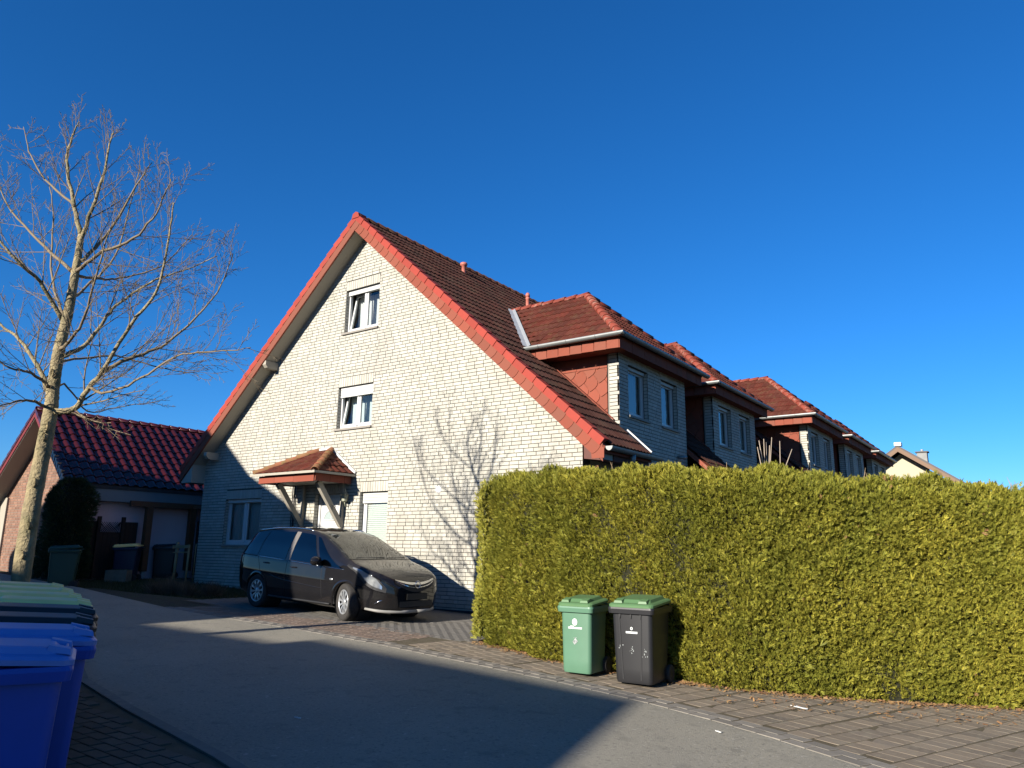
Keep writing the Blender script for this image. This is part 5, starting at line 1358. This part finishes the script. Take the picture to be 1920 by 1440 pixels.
for s_ in (1, -1):
    w_ = (ge-gx)+(.9 if s_ < 0 else 0)
    q = MB(); q.prism([(gx, gzr-.02), (gx+s_*w_, gzr-.02-gp*w_), (gx+s_*w_, gzr-.22-gp*w_), (gx, gzr-.22)], gy0-.03, gy0-.005); part(q, 'barge_board', 'darkredboard', nb_)
    q = MB(); q.prism([(gx, gzr-.20), (gx+s_*w_, gzr-.20-gp*w_), (gx+s_*w_, gzr-.24-gp*w_), (gx, gzr-.24)], gy0, gy0+.5); part(q, 'soffit', 'soffit', nb_)
    for k in range(12 if s_ < 0 else 9):
        a, b_ = k*.335, (k+1)*.335+.03
        q = MB(); ca, sa = math.cos(ga), math.sin(ga)
        q.add([(gx+s_*ca*a, gy0-.045, gzr+.05-sa*a), (gx+s_*ca*b_, gy0-.055, gzr+.075-sa*b_), (gx+s_*ca*b_, gy0-.055, gzr-.06-sa*b_), (gx+s_*ca*a, gy0-.045, gzr-.06-sa*a),
               (gx+s_*ca*a, gy0+.12, gzr+.05-sa*a), (gx+s_*ca*b_, gy0+.12, gzr+.075-sa*b_), (gx+s_*ca*b_, gy0-.03, gzr-.06-sa*b_), (gx+s_*ca*a, gy0-.03, gzr-.06-sa*a)], [(0, 3, 2, 1), (0, 1, 5, 4), (1, 2, 6, 5), (2, 3, 7, 6), (3, 0, 4, 7), (4, 5, 6, 7)])
        part(q, 'verge_tile', 'tile3', nb_)
wx0, wx1, wy = -27.6, -22.55, 10.22
mb = MB(); wall_strips(mb, wx0, wx1, -.2, lambda x: gzr-.24-gp*abs(x-gx), [], wy+.012, wy+.24, 'y', extra=(gx,)); gwl = part(mb, 'gable_wall', 'palemortar', nb_)
full, cut = brick_layout(wx0, wx1, .5, 5.5, [(gp, 1, gzr-.22+gp*gx), (-gp, 1, gzr-.22-gp*gx)], [], [])
ms = [TRS(((a+b_)/2, wy+.02, (c+d)/2), (b_-a, 0, 0), (0, .04, 0), (0, 0, d-c)) for a, b_, c, d in full]
pieces('brick', CUBE, ms, 'redbrick', gwl, 300, rest_name='brick_courses')
cb = MB()
for p in cut: cb.prism(p, wy, wy+.03)
part(cb, 'cut_bricks', 'redbrick', gwl, kind='stuff')
mb = MB(); mb.box(-22.80, -22.55, wy+.24, gy1, -.2, 3.0); mb.box(wx0, -22.8, gy1-.3, gy1, -.2, 3.2); mb.box(wx0, wx0+.25, wy+.24, gy1, -.2, 2.4); part(mb, 'side_wall', 'pink', nb_)
mb = MB(); mb.box(ge-.36, ge-.02, gy0+.03, gy1, gze-.44, gze-.06); part(mb, 'deep_fascia', 'anthracite', nb_)
mb = MB(); mb.box(-27.5, -27.08, wy-.06, wy-.005, .8, 3.05); part(mb, 'cream_pillar', 'cream', nb_)
mb = MB()
for k in range(12):
    t = k/12; mb.box(gx+(ge-gx)*(.42+.58*t)-.01, gx+(ge-gx)*(.42+.58*t)+.05, gy0-.06, gy0-.03, gzr-.06-gp*(ge-gx)*(.42+.58*t)-.07, gzr+.05-gp*(ge-gx)*(.42+.58*t))
part(mb, 'verge_clips', 'lead', nb_, kind='stuff')

# pergola between the two houses
M['redwood'] = mat('red_brown_timber', (.16, .065, .03), .75, noise=(8, .5, (.11, .045, .025)), bump=(50, .3, .005))
M['darkwood'] = mat('dark_stained_timber', (.04, .02, .014), .8, noise=(10, .4, (.055, .03, .02)))
pg = thing('pergola', 'red-brown timber pergola between the red roofed house and the brick house', 'pergola', (-22.0, 12.1, gz(-22, 12.1)))
for x, y in ((-21.98, 12.07), (-22.1, 13.55)):
    q = MB(); z0 = gz(x, y)
    q.box(x-.09, x+.09, y-.09, y+.09, z0+.16, 2.74); part(q, 'post', 'redwood', pg)
    q = MB(); q.box(x-.05, x+.05, y-.05, y+.05, z0-.05, z0+.17); part(q, 'post_shoe', 'lead', pg)
q = MB(); q.bar((-22.02, 11.5, 2.82), (-22.10, 14.1, 2.82), .10, .16); q.bar((-22.1, 13.55, 2.80), (-20.6, 13.55, 2.80), .08, .12); part(q, 'beam', 'redwood', pg)
lt_ = thing('lattice_panel', 'dark diamond trellis panel against the shaded house corner', 'trellis', (-21.3, 13.7, gz(-21.3, 13.7)))
z0 = gz(-21.3, 13.7)+.05; q = MB()
for a, b_, c, d in ((-22.0, -20.55, z0, z0+.06), (-22.0, -20.55, z0+1.60, z0+1.66), (-22.0, -21.94, z0+.06, z0+1.6), (-20.61, -20.55, z0+.06, z0+1.6)): q.box(a, b_, 13.68, 13.74, c, d)
part(q, 'frame', 'darkwood', lt_)
for sg in (1, -1):
    for k in range(-10, 12):
        x0_ = -22.0+k*.17; pts = []
        a, b_ = (x0_, z0+.05), (x0_+sg*1.6, z0+1.62)
        # clip to the frame
        t0, t1 = 0.0, 1.0
        for lim, s2 in ((-21.96, 1), (-20.59, -1)):
            da = (a[0]-lim)*s2; db = (b_[0]-lim)*s2
            if da < 0 and db < 0: t0, t1 = 1, 0; break
            if da < 0: t0 = max(t0, -da/(db-da))
            if db < 0: t1 = min(t1, da/(da-db))
        if t1-t0 < .04: continue
        A = (a[0]+(b_[0]-a[0])*t0, 13.70+sg*.008, a[1]+(b_[1]-a[1])*t0); B = (a[0]+(b_[0]-a[0])*t1, 13.70+sg*.008, a[1]+(b_[1]-a[1])*t1)
        q = MB(); q.bar(A, B, .012, .035, (0, 0, 1)); part(q, 'lath', 'darkwood', lt_)
fp = thing('board_fence', 'dark stained board fence with small lattice in front of the pink wall', 'fence', (-22.3, 11.6, gz(-22.3, 11.6)))
for k in range(13):
    y = 10.35+k*.125; q = MB(); q.box(-22.36, -22.34, y, y+.118, gz(-22.3, y)-.03, 2.28 if not 3 < k < 9 else 1.98); part(q, 'board', 'darkwood', fp)
for y in (10.8, 11.5):
    q = MB(); q.box(-22.34, -22.25, y-.045, y+.045, gz(-22.3, y)-.03, 2.42); part(q, 'post', 'darkwood', fp)
for k in range(9):
    for sg in (1, -1):
        q = MB(); y = 10.87+k*.065; A = (-22.345, y, 1.98); B = (-22.345, min(max(y+sg*.30, 10.85), 11.45), 2.27); q.bar(A, B, .006, .014); part(q, 'lath', 'darkwood', fp)

# dark clipped conifer beside the gable
M['yew'] = mat('dark_conifer_needles', (.045, .062, .022), .75, var=.5, hue=(.06, .075, .022), trans=.15)
cn = thing('dark_conifer', 'dense dark conifer bush at the corner of the red roofed house', 'conifer', (-21.75, 10.0, gz(-21.75, 10)))
ms = []; c0 = Vector((-22.05, 9.85, gz(-21.75, 10)))
for _ in range(9000):
    th = rng.random()*6.283; h = rng.random(); H = 2.68
    rad = (.66+.08*math.sin(th*3+h*5)+.06*math.sin(th*7+h*9))*(1-.75*max(0, (h-.72)/.28)**2)*(.9+.1*math.sin(h*9))
    rr_ = rad*(1-.25*rng.random()**2); p = c0+Vector((rr_*math.cos(th), rr_*math.sin(th)*.9, .02+h*H))
    d = Vector((math.cos(th), math.sin(th), rng.normal(.5, .4))).normalized(); s_ = d.cross(Vector(rng.normal(0, 1, 3))).normalized(); n_ = s_.cross(d); sc = rng.uniform(.07, .15)
    ms.append(TRS(p, s_*sc, d*sc, n_*sc))
joined('foliage', spray(9), ms, 'yew', cn)
q = MB(); P = []
for h in np.linspace(0, 1, 8):
    P.append([(c0.x+.48*math.cos(t)*(1-.75*max(0, (h-.7)/.3)**2), c0.y+.45*math.sin(t)*(1-.75*max(0, (h-.7)/.3)**2), c0.z+h*2.55) for t in np.linspace(0, 6.283, 17)])
q.grid(P); part(q, 'dark_core', 'thujain', cn)

# ------------------------------------------------------------------ wheelie bins
def binmat(name, c, r_=.45): return mat(name, c, r_, noise=(5, .35, tuple(x*.75 for x in c)), spec=.4, bump=(200, .12, .002))
for nme, c in (('green', (.10, .215, .135)), ('lidgreen', (.10, .20, .085)), ('black', (.018, .018, .020)), ('blue', (.008, .070, .42)), ('yellow', (1.3, .86, .30)), ('navy', (.012, .016, .045)), ('dkgreen', (.02, .055, .035)), ('lblue', (.13, .25, .62))):  # lblue: sky reflection on the blue lids put into a lighter base
    M['bin_'+nme] = binmat(nme+'_bin_plastic', c)
M['decal'] = mat('white_print', (.70, .72, .70), .6)
M['scuff'] = mat('white_scuffs', (.42, .44, .43), .8, noise=(60, .7, (.1, .12, .11)))
def bin_(name, label, loc, rotz, H, W, D, body, lid, group=None, decals=0, lidstyle=0, ribs=False, dup_of=None):
    """front faces local -y; origin on the ground under the bin"""
    t = bpy.data.objects.new(name, None); COL.objects.link(t); t.empty_display_size = .2
    t.location = loc; t.rotation_euler = (.004, .034*math.cos(rotz)*0+.0, rotz)
    t['label'] = label; t['category'] = 'waste bin'
    if group: t['group'] = group
    if dup_of is not None:
        for ch in dup_of.children: copy_tree(ch, t)
        return t
    zr = H-.135; wb, db = W*.80, D*.72
    def ringp(w_, d_, y0, z, r_=.05, n=4):
        out = []
        for cx, cy, a0 in ((w_/2-r_, y0+r_, -90), (w_/2-r_, y0+d_-r_, 0), (-w_/2+r_, y0+d_-r_, 90), (-w_/2+r_, y0+r_, 180)):
            for k in range(n+1):
                a = R(a0+90*k/n); out.append((cx+r_*math.cos(a), cy+r_*math.sin(a), z))
        return out
    y0b, y0t = -db/2-.02, -D/2+.02
    q = MB(); rings = [ringp(wb*.96, db, y0b+.01, .03), ringp(wb, db+.02, y0b, .06)]
    for k in range(1, 7):
        f = k/6; rings.append(ringp(wb+(W-.07-wb)*f, db+.02+(D-.10-db)*f, y0b+(y0t+.03-y0b)*f, .06+(zr-.06)*f))
    n_ = len(rings[0]); v = [p for r_ in rings for p in r_]
    fs = [(i*n_+k, i*n_+(k+1) % n_, (i+1)*n_+(k+1) % n_, (i+1)*n_+k) for i in range(len(rings)-1) for k in range(n_)]
    q.add(v, fs, True); q.add(rings[0], [tuple(range(n_))[::-1]])
    b = part(q, 'body', body, t, True)
    # rim
    q = MB(); prof = [(0, zr-.055), (.035, zr-.05), (.042, zr+.0), (.036, zr+.022), (.0, zr+.024), (-.03, zr+.02)]; rg = [ringp(W-.07+2*o, D-.10+2*o, y0t+.03-o, z) for o, z in prof]
    v = [p for r_ in rg for p in r_]; q.add(v, [(i*n_+k, i*n_+(k+1) % n_, (i+1)*n_+(k+1) % n_, (i+1)*n_+k) for i in range(len(rg)-1) for k in range(n_)]); part(q, 'rim', body, t, True)
    if ribs:
        for x in (-W*.27, W*.22):
            q = MB(); q.add([(x*.80-.008, y0b-.004, .07), (x*.80+.008, y0b-.004, .07), (x+.008, y0t+.024, zr-.06), (x-.008, y0t+.024, zr-.06), (x*.80-.004, y0b+.012, .07), (x*.80+.004, y0b+.012, .07), (x+.004, y0t+.04, zr-.06), (x-.004, y0t+.04, zr-.06)], [(0, 1, 2, 3), (0, 4, 5, 1), (1, 5, 6, 2), (2, 6, 7, 3), (3, 7, 4, 0)]); part(q, 'rib', body, b, True)
        for k in range(3):
            q = MB(); x = (-.24, 0, .21)[k]*W; q.prism([(x-.010, zr-.055), (x+.010, zr-.055), (x, zr-.11)], y0t+.018, y0t+.045); part(q, 'gusset', body, b, True)
    # lid
    q = MB(); lw, ld = W-.005, D-.02; ys = y0t-.012
    rg = [ringp(lw, ld, ys, zr+.020, .07), ringp(lw+.004, ld, ys-.002, zr+.045, .07), ringp(lw-.03, ld-.03, ys+.015, zr+.058, .06), ringp(lw-.11, ld-.12, ys+.06, zr+.068, .05), ringp(lw-.15, ld-.19, ys+.10, zr+.098, .05), ringp(lw-.18, ld-.22, ys+.12, zr+.102, .04)]
    rg = [[(x, y, z+.045*(y-ys)/ld) for x, y, z in r_] for r_ in rg]
    v = [p for r_ in rg for p in r_]; q.add(v, [(i*n_+k, i*n_+(k+1) % n_, (i+1)*n_+(k+1) % n_, (i+1)*n_+k) for i in range(len(rg)-1) for k in range(n_)], False); q.add(rg[-1], [tuple(range(n_))]); q.add(rg[0], [tuple(range(n_))[::-1]])
    l_ = part(q, 'lid', lid, t, True)
    for x in (-W*.27, W*.27):
        q = MB(); q.hexa([(x-.055, ys+.02, zr+.066), (x+.055, ys+.02, zr+.066), (x+.055, ys+.13, zr+.085), (x-.055, ys+.13, zr+.085), (x-.045, ys+.025, zr+.094), (x+.045, ys+.025, zr+.094), (x+.045, ys+.12, zr+.118), (x-.045, ys+.12, zr+.118)]); part(q, 'lid_grip', lid, l_, True)
    if lidstyle:
        q = MB(); q.tube([(-.13, ys+.10, zr+.07), (-.13, ys+.045, zr+.085), (.13, ys+.045, zr+.085), (.13, ys+.10, zr+.07)], .008, 6); part(q, 'lid_handle', lid, l_, True)
    # handle bar, axle, wheels
    yb = y0t+.03+D-.10
    q = MB(); q.tube([(-W*.42, yb-.02, zr+.0), (-W*.42, yb+.06, zr+.03), (W*.42, yb+.06, zr+.03), (W*.42, yb-.02, zr)], .014, 8); part(q, 'handle', body, t, True)
    q = MB(); q.tube([(-W*.46, y0b+db+.03, .10), (W*.46, y0b+db+.03, .10)], .012, 8); part(q, 'axle', 'zinc', t, True)
    for sx in (-1, 1):
        q = MB(); c_ = (sx*W*.43, y0b+db+.03, .10)
        q.lathe([(.04, -.022), (.088, -.026), (.10, -.018), (.10, .018), (.088, .026), (.04, .022)], 24, c_, 'x'); w_ = part(q, 'wheel', 'rubber', t, True)
        q = MB(); q.lathe([(0, sx*.020), (.035, sx*.022), (.06, sx*.018), (.064, sx*.010)], 16, c_, 'x'); part(q, 'hub', 'trim', w_, True)
    def fp(x, z, off=.004):                   # point on the front face
        f = (z-.06)/(zr-.06); return (x*(wb+(W-.07-wb)*f)/W, y0b+(y0t+.03-y0b)*f-off, z)
    def disc(name_, x, z, r_, m_, n=20, inner=0):
        q = MB(); o = [fp(x+r_*math.cos(a), z+r_*math.sin(a)) for a in np.linspace(0, 6.2832, n, endpoint=False)]
        if inner: q.add(o+[fp(x+inner*math.cos(a), z+inner*math.sin(a)) for a in np.linspace(0, 6.2832, n, endpoint=False)], [(k, (k+1) % n, n+(k+1) % n, n+k) for k in range(n)])
        else: q.add(o, [tuple(range(n))])
        part(q, name_, m_, b, True, recalc=False)
    def bar_(name_, x0, x1, z0, z1, m_, hump=None):
        q = MB(); q.add([fp(x0, z0), fp(x1, z0), fp(x1, z1), fp(x0, z1)], [(0, 1, 2, 3)])
        if hump: q.add([fp(hump[0], z1), fp(hump[1], z1), fp(hump[1], z1+hump[2]), fp(hump[0], z1+hump[2])], [(0, 1, 2, 3)])
        part(q, name_, m_, b, True, recalc=False)
    if decals == 1:
        disc('emblem', -.01, H*.675, .042, 'decal', inner=.014); disc('emblem_dot', -.01, H*.675, .009, 'decal')
        bar_('lettering', -.12, .11, H*.600-.011, H*.600+.010, 'decal', (-.085, -.03, .014))
        for x, z, l in ((-.035, .47, .03), (.0, .475, .02)): bar_('scratch', x, x+l, H*z, H*z+.006, 'scuff')
        q = MB(); q.add([fp(-.01+dx_, H*.435+dz_) for dx_, dz_ in ((-.04, -.012), (-.005, -.045), (.05, -.005), (.012, .038))], [(0, 1, 2, 3)]); part(q, 'sticker', 'scuff', b, True, recalc=False)
    if decals == 2:
        disc('emblem', .0, H*.645, .018, 'decal', inner=.008); bar_('lettering', -.085, .085, H*.600-.011, H*.600+.011, 'decal')
        for x, z in ((-.17, .42), (.0, .39), (.19, .385)):
            for k in range(9): disc('scuff', x+rng.normal(0, .014), H*z+rng.normal(0, .022), rng.uniform(.003, .009), 'scuff', 7)
    return t
g1 = bin_('wheelie_bin', 'green wheelie bin with round white emblem in front of the hedge', (-4.93, 8.52, gz(-4.93, 8.52)+.008), .03, .93, .49, .55, 'bin_green', 'bin_lidgreen', 'bins in front of the hedge', 1)
k1 = bin_('wheelie_bin', 'larger black wheelie bin with green lid in front of the hedge', (-4.13, 8.50, gz(-4.13, 8.5)+.008), .05, .99, .57, .68, 'bin_black', 'bin_lidgreen', 'bins in front of the hedge', 2, ribs=True)
# the row of bins on the near pavement
rowd = Vector((-.915, .404)).normalized(); nrmd = Vector((.404, .915)).normalized()
rz_ = math.atan2(nrmd.x, -nrmd.y)            # turn local -y to the street normal
grp = 'bins lined up on the near footpath'
lab = {'blue': ('nearest blue wheelie bin at the left edge of the picture', 'second blue wheelie bin, just behind the nearest blue one'),
       'black': ('black wheelie bin directly behind the two blue ones', 'black wheelie bin next to the yellow-lidded bins'),
       'yellow': ('yellow-lidded bin nearest the black ones', 'second yellow-lidded bin from the black ones', 'third yellow-lidded bin from the black ones', 'last yellow-lidded bin at the far end of the row')}
proto = {}
spots = {'blue': ((-4.02, 1.93), (-4.55, 2.28)), 'black': ((-5.08, 2.54), (-5.60, 2.80)), 'yellow': ((-6.12, 3.02), (-6.62, 3.18), (-7.12, 3.34), (-7.64, 3.48))}
for kind, body_, lid_, H_ in (('blue', 'bin_blue', 'bin_lblue', .92), ('black', 'bin_black', 'bin_black', .92), ('yellow', 'bin_black', 'bin_yellow', .92)):
    for i, (cx_, cy_) in enumerate(spots[kind]):
        ya_ = rz_+rng.normal(0, .02)
        p = Vector((cx_, cy_))+rowd*.265-nrmd*.37
        o = bin_('wheelie_bin', lab[kind][i], (p.x, p.y, gz(p.x, p.y)+.108), ya_, H_, .53, .74, body_, lid_, grp, 0, 1 if kind == 'blue' else 0, dup_of=proto.get(kind))
        proto.setdefault(kind, o)
# bins by the neighbouring house
bin_('wheelie_bin', 'dark green wheelie bin standing behind the tree trunk', (-19.95, 8.95, gz(-19.95, 8.95)-.085), -.5, 1.05, .58, .72, 'bin_dkgreen', 'bin_dkgreen')
bin_('wheelie_bin', 'dark blue wheelie bin with yellow lid by the board fence', (-21.75, 11.45, gz(-21.75, 11.45)-.085), -.75, 1.05, .58, .72, 'bin_navy', 'bin_yellow')
bin_('wheelie_bin', 'black wheelie bin under the pergola', (-22.25, 12.9, gz(-22.25, 12.9)-.085), -.7, 1.05, .58, .72, 'bin_black', 'bin_black')
# stone trough, stakes, shrub, lawn
M['stone'] = mat('old_sandstone', (.22, .185, .14), .9, noise=(8, .6, (.15, .13, .10)), bump=(40, .7, .02))
tr = thing('stone_trough', 'weathered stone trough on the ground by the fence', 'trough', (-21.35, 11.05, gz(-21.35, 11.05)))
q = MB(); x, y, z = -21.35, 11.05, gz(-21.35, 11.05)-.09; d_ = Vector((.81, .58)); n2 = Vector((-.58, .81))
def tq(a, b_, zz): return (x+d_.x*a+n2.x*b_, y+d_.y*a+n2.y*b_, z+zz)
q.hexa([tq(-.30, -.16, 0), tq(.30, -.16, 0), tq(.30, .16, 0), tq(-.30, .16, 0), tq(-.29, -.17, .34), tq(.31, -.15, .36), tq(.30, .17, .35), tq(-.30, .16, .33)]); part(q, 'basin', 'stone', tr)
q = MB(); q.hexa([tq(-.22, -.09, .30), tq(.23, -.08, .30), tq(.22, .09, .30), tq(-.22, .09, .30), tq(-.23, -.1, .362), tq(.24, -.09, .372), tq(.23, .1, .365), tq(-.23, .1, .358)]); part(q, 'planting_soil', 'soil', tr)
M['stake'] = mat('peeled_pine_stake', (.52, .32, .17), .75, noise=(12, .5, (.40, .25, .13)))
sk = thing('tree_stakes', 'pale pine stakes tied with cross rails at the house corner', 'tree stake', (-20.9, 12.6, gz(-20.9, 12.6)))
for x, y, dx_, h, r_ in ((-21.10, 12.55, .04, 1.16, .045), (-20.55, 12.60, .02, 1.10, .03), (-20.75, 12.95, .0, 1.12, .018)):
    q = MB(); z = gz(x, y)-.1; q.tube([(x, y, z), (x+dx_, y, z+h)], r_, 10); part(q, 'stake', 'stake', sk)
q = MB(); z = gz(-20.8, 12.5)+.92; q.bar((-21.22, 12.50, z), (-20.42, 12.55, z+.02), .03, .09); part(q, 'cross_rail', 'stake', sk)
q = MB(); q.bar((-21.15, 12.49, z-.16), (-20.45, 12.55, z-.14), .02, .035); part(q, 'cross_rail', 'stake', sk)
M['dryshrub'] = mat('dry_lavender', (.115, .09, .06), .9, var=.4, hue=(.16, .12, .085))
M['grass'] = mat('rough_grass', (.055, .07, .022), .9, var=.4, hue=(.11, .09, .04), trans=.2)
sh_ = thing('low_shrub', 'low dry grey-brown shrub at the edge of the front garden', 'shrub', (-17.2, 10.3, gz(-17.2, 10.3)))
q = MB()
for _ in range(1500):
    c_ = rng.choice(5); cx, cy = ((-17.6, 10.05), (-17.2, 10.25), (-16.7, 10.35), (-17.9, 10.6), (-16.4, 10.75))[c_]
    a = rng.random()*6.283; l = rng.uniform(.18, .42); el = rng.uniform(.5, 1.45); b0 = Vector((cx+rng.normal(0, .07), cy+rng.normal(0, .07), gz(cx, cy)-.09))
    d = Vector((math.cos(a)*math.cos(el), math.sin(a)*math.cos(el), math.sin(el)))
    q.tube([b0, b0+d*l*.5, b0+d*l+Vector((0, 0, .03))], [.004, .0035, .002], 3, cap=False)
part(q, 'stems', 'dryshrub', sh_, recalc=False)
gs = []
for _ in range(14000):
    x, y = rng.uniform(-22, -15.4), rng.uniform(9.1, 12.75)
    l = rng.uniform(.03, .085); a = rng.random()*6.283
    gs.append(TRS((x, y, gz(x, y)-.09), (.006*math.cos(a), .006*math.sin(a), 0), (-.003*math.sin(a), .003*math.cos(a), 0), (rng.normal(0, .4)*l, rng.normal(0, .4)*l, l*2)))
go = joined('front_lawn', CUBE, gs, 'grass', None); go['label'] = 'rough grass in the shaded front garden'; go['category'] = 'grass'

# ------------------------------------------------------------------ far gable behind the hedge
fhs = thing('far_house', 'distant cream gable with grey roof and chimney above the hedge', 'house', (-7.1, 54, -1))
M['farcream'] = mat('cream_render', (.46, .42, .30), .9); M['greytile'] = mat('grey_roof_tile', (.11, .10, .095), .8, noise=(3, .4, (.14, .13, .12)))
M['brownwood'] = mat('brown_barge_board', (.20, .125, .08), .7); M['chimney'] = mat('grey_chimney_slate', (.26, .26, .25), .7, noise=(6, .5, (.18, .18, .18)))
fy, fxc, fz, fpp = 50.0, -6.95, 8.05, .72
q = MB(); q.prism([(fxc-5, -1), (fxc+5, -1), (fxc+5, fz-.45-fpp*5), (fxc, fz-.45), (fxc-5, fz-.45-fpp*5)], fy+.9, fy+9); part(q, 'wall', 'farcream', fhs)
q = MB(); q.prism([(fxc, fz), (fxc+6, fz-fpp*6), (fxc+6, fz-fpp*6-.14), (fxc, fz-.14), (fxc-6, fz-fpp*6-.14), (fxc-6, fz-fpp*6)], fy+.03, fy+9.4); rf_ = part(q, 'roof', 'greytile', fhs)
for s_ in (1, -1):
    q = MB(); q.prism([(fxc, fz-.13), (fxc+s_*6, fz-.13-fpp*6), (fxc+s_*6, fz-.40-fpp*6), (fxc, fz-.40)], fy, fy+.06); part(q, 'barge_board', 'brownwood', fhs)
    q = MB(); q.prism([(fxc, fz-.16), (fxc+s_*6, fz-.16-fpp*6), (fxc+s_*6, fz-.24-fpp*6), (fxc, fz-.24)], fy+.06, fy+.9); part(q, 'soffit', 'brownwood', fhs)
q = MB(); q.box(fxc-.16, fxc+.22, fy-.05, fy+.5, fz-.05, fz+.16); part(q, 'ridge_cap', mat('pale_ridge_cap', (.62, .62, .60), .4), rf_)
q = MB(); q.box(-6.15, -5.60, fy+1.7, fy+2.25, 6.0, 7.72); ch = part(q, 'chimney', 'chimney', fhs); q = MB(); q.box(-6.23, -5.52, fy+1.62, fy+2.33, 7.72, 7.79); part(q, 'chimney_cap', 'greytile', ch); q = MB(); q.lathe([(.09, 7.79), (.09, 7.9), (.1, 7.92), (0, 7.95)], 10, (-5.88, fy+1.97, 0)); part(q, 'flue', 'lead', ch)

# ------------------------------------------------------------------ houses across the street, behind the camera: they shade the road
ct_, tn_ = 1/math.tan(SUN_AZ), math.tan(SUN_EL)/math.sin(SUN_AZ)
M['render'] = mat('white_render', (.5, .48, .44), .9)
hm = thing('opposite_house', 'rendered house across the street behind the viewer with mansard roof', 'house', (-8, -16, .2))
def back(xs2, ys2, zs2, yc): k = ys2-yc; return (xs2-k*ct_, zs2+k*tn_)
yc = -14.0
(r0x, r0z), (r1x, r1z) = back(-9.15, 7.85, .28, yc), back(-3.75, 7.62, .10, yc)
run = 5.0
q = MB(); q.prism([(r0x, r0z), (r1x, r1z), (r1x+run, r1z-run*1.09), (r1x+run, r1z-run*1.09-.3), (r1x-.3, r1z-.3), (r0x, r0z-.3)], yc-8, yc); part(q, 'roof', 'tile', hm); ev = 5.0
q = MB(); q.prism([(r0x+.01, -.3), (r1x+run-.5, -.3), (r1x+run-.5, r1z-run*1.09-.1), (r1x-.25, r1z-.27), (r0x+.01, r0z-.25)], yc-7.7, yc-.1); part(q, 'wall', 'render', hm)
l2x, l2z = back(-13.8, 7.0, .35, yc)  # unseen annex added in place of shrubs to shade the road
q = MB(); q.prism([(yc+3.5, ev-1.0), (yc, l2z), (yc-3.5, ev-1.0)], l2x, r0x+.6, 'x'); part(q, 'shading_annex_roof', 'tile', hm)
q = MB(); q.box(l2x+.2, r0x+.5, yc-3.4, yc+3.4, -.3, ev-1.0); part(q, 'shading_annex_wall', 'render', hm)
hL = thing('corner_house', 'steep gabled house across the street behind the viewer on the left', 'house', (-21, -6, .6))
yl = -2.0; prof = [back(x, G, z, yl) for x, z in ((-26.2, .3), (-20.45, 5.35), (-18.3, 3.62), (-12.2, .75))]
q = MB(); q.prism(prof+[(prof[-1][0], prof[-1][1]-.25), (prof[2][0], prof[2][1]-.3), (prof[1][0], prof[1][1]-.35), (prof[0][0], prof[0][1]-.25)], yl-10, yl); part(q, 'roof', 'tile', hL)
q = MB(); q.prism([(prof[0][0]+.4, -.2), (prof[-1][0]-.01, -.2), (prof[-1][0]-.01, prof[-1][1]-.1), (prof[2][0], prof[2][1]-.31), (prof[1][0], prof[1][1]-.36), (prof[0][0]+.4, prof[0][1]-.1)], yl-9.7, yl-.3); part(q, 'wall', 'render', hL)
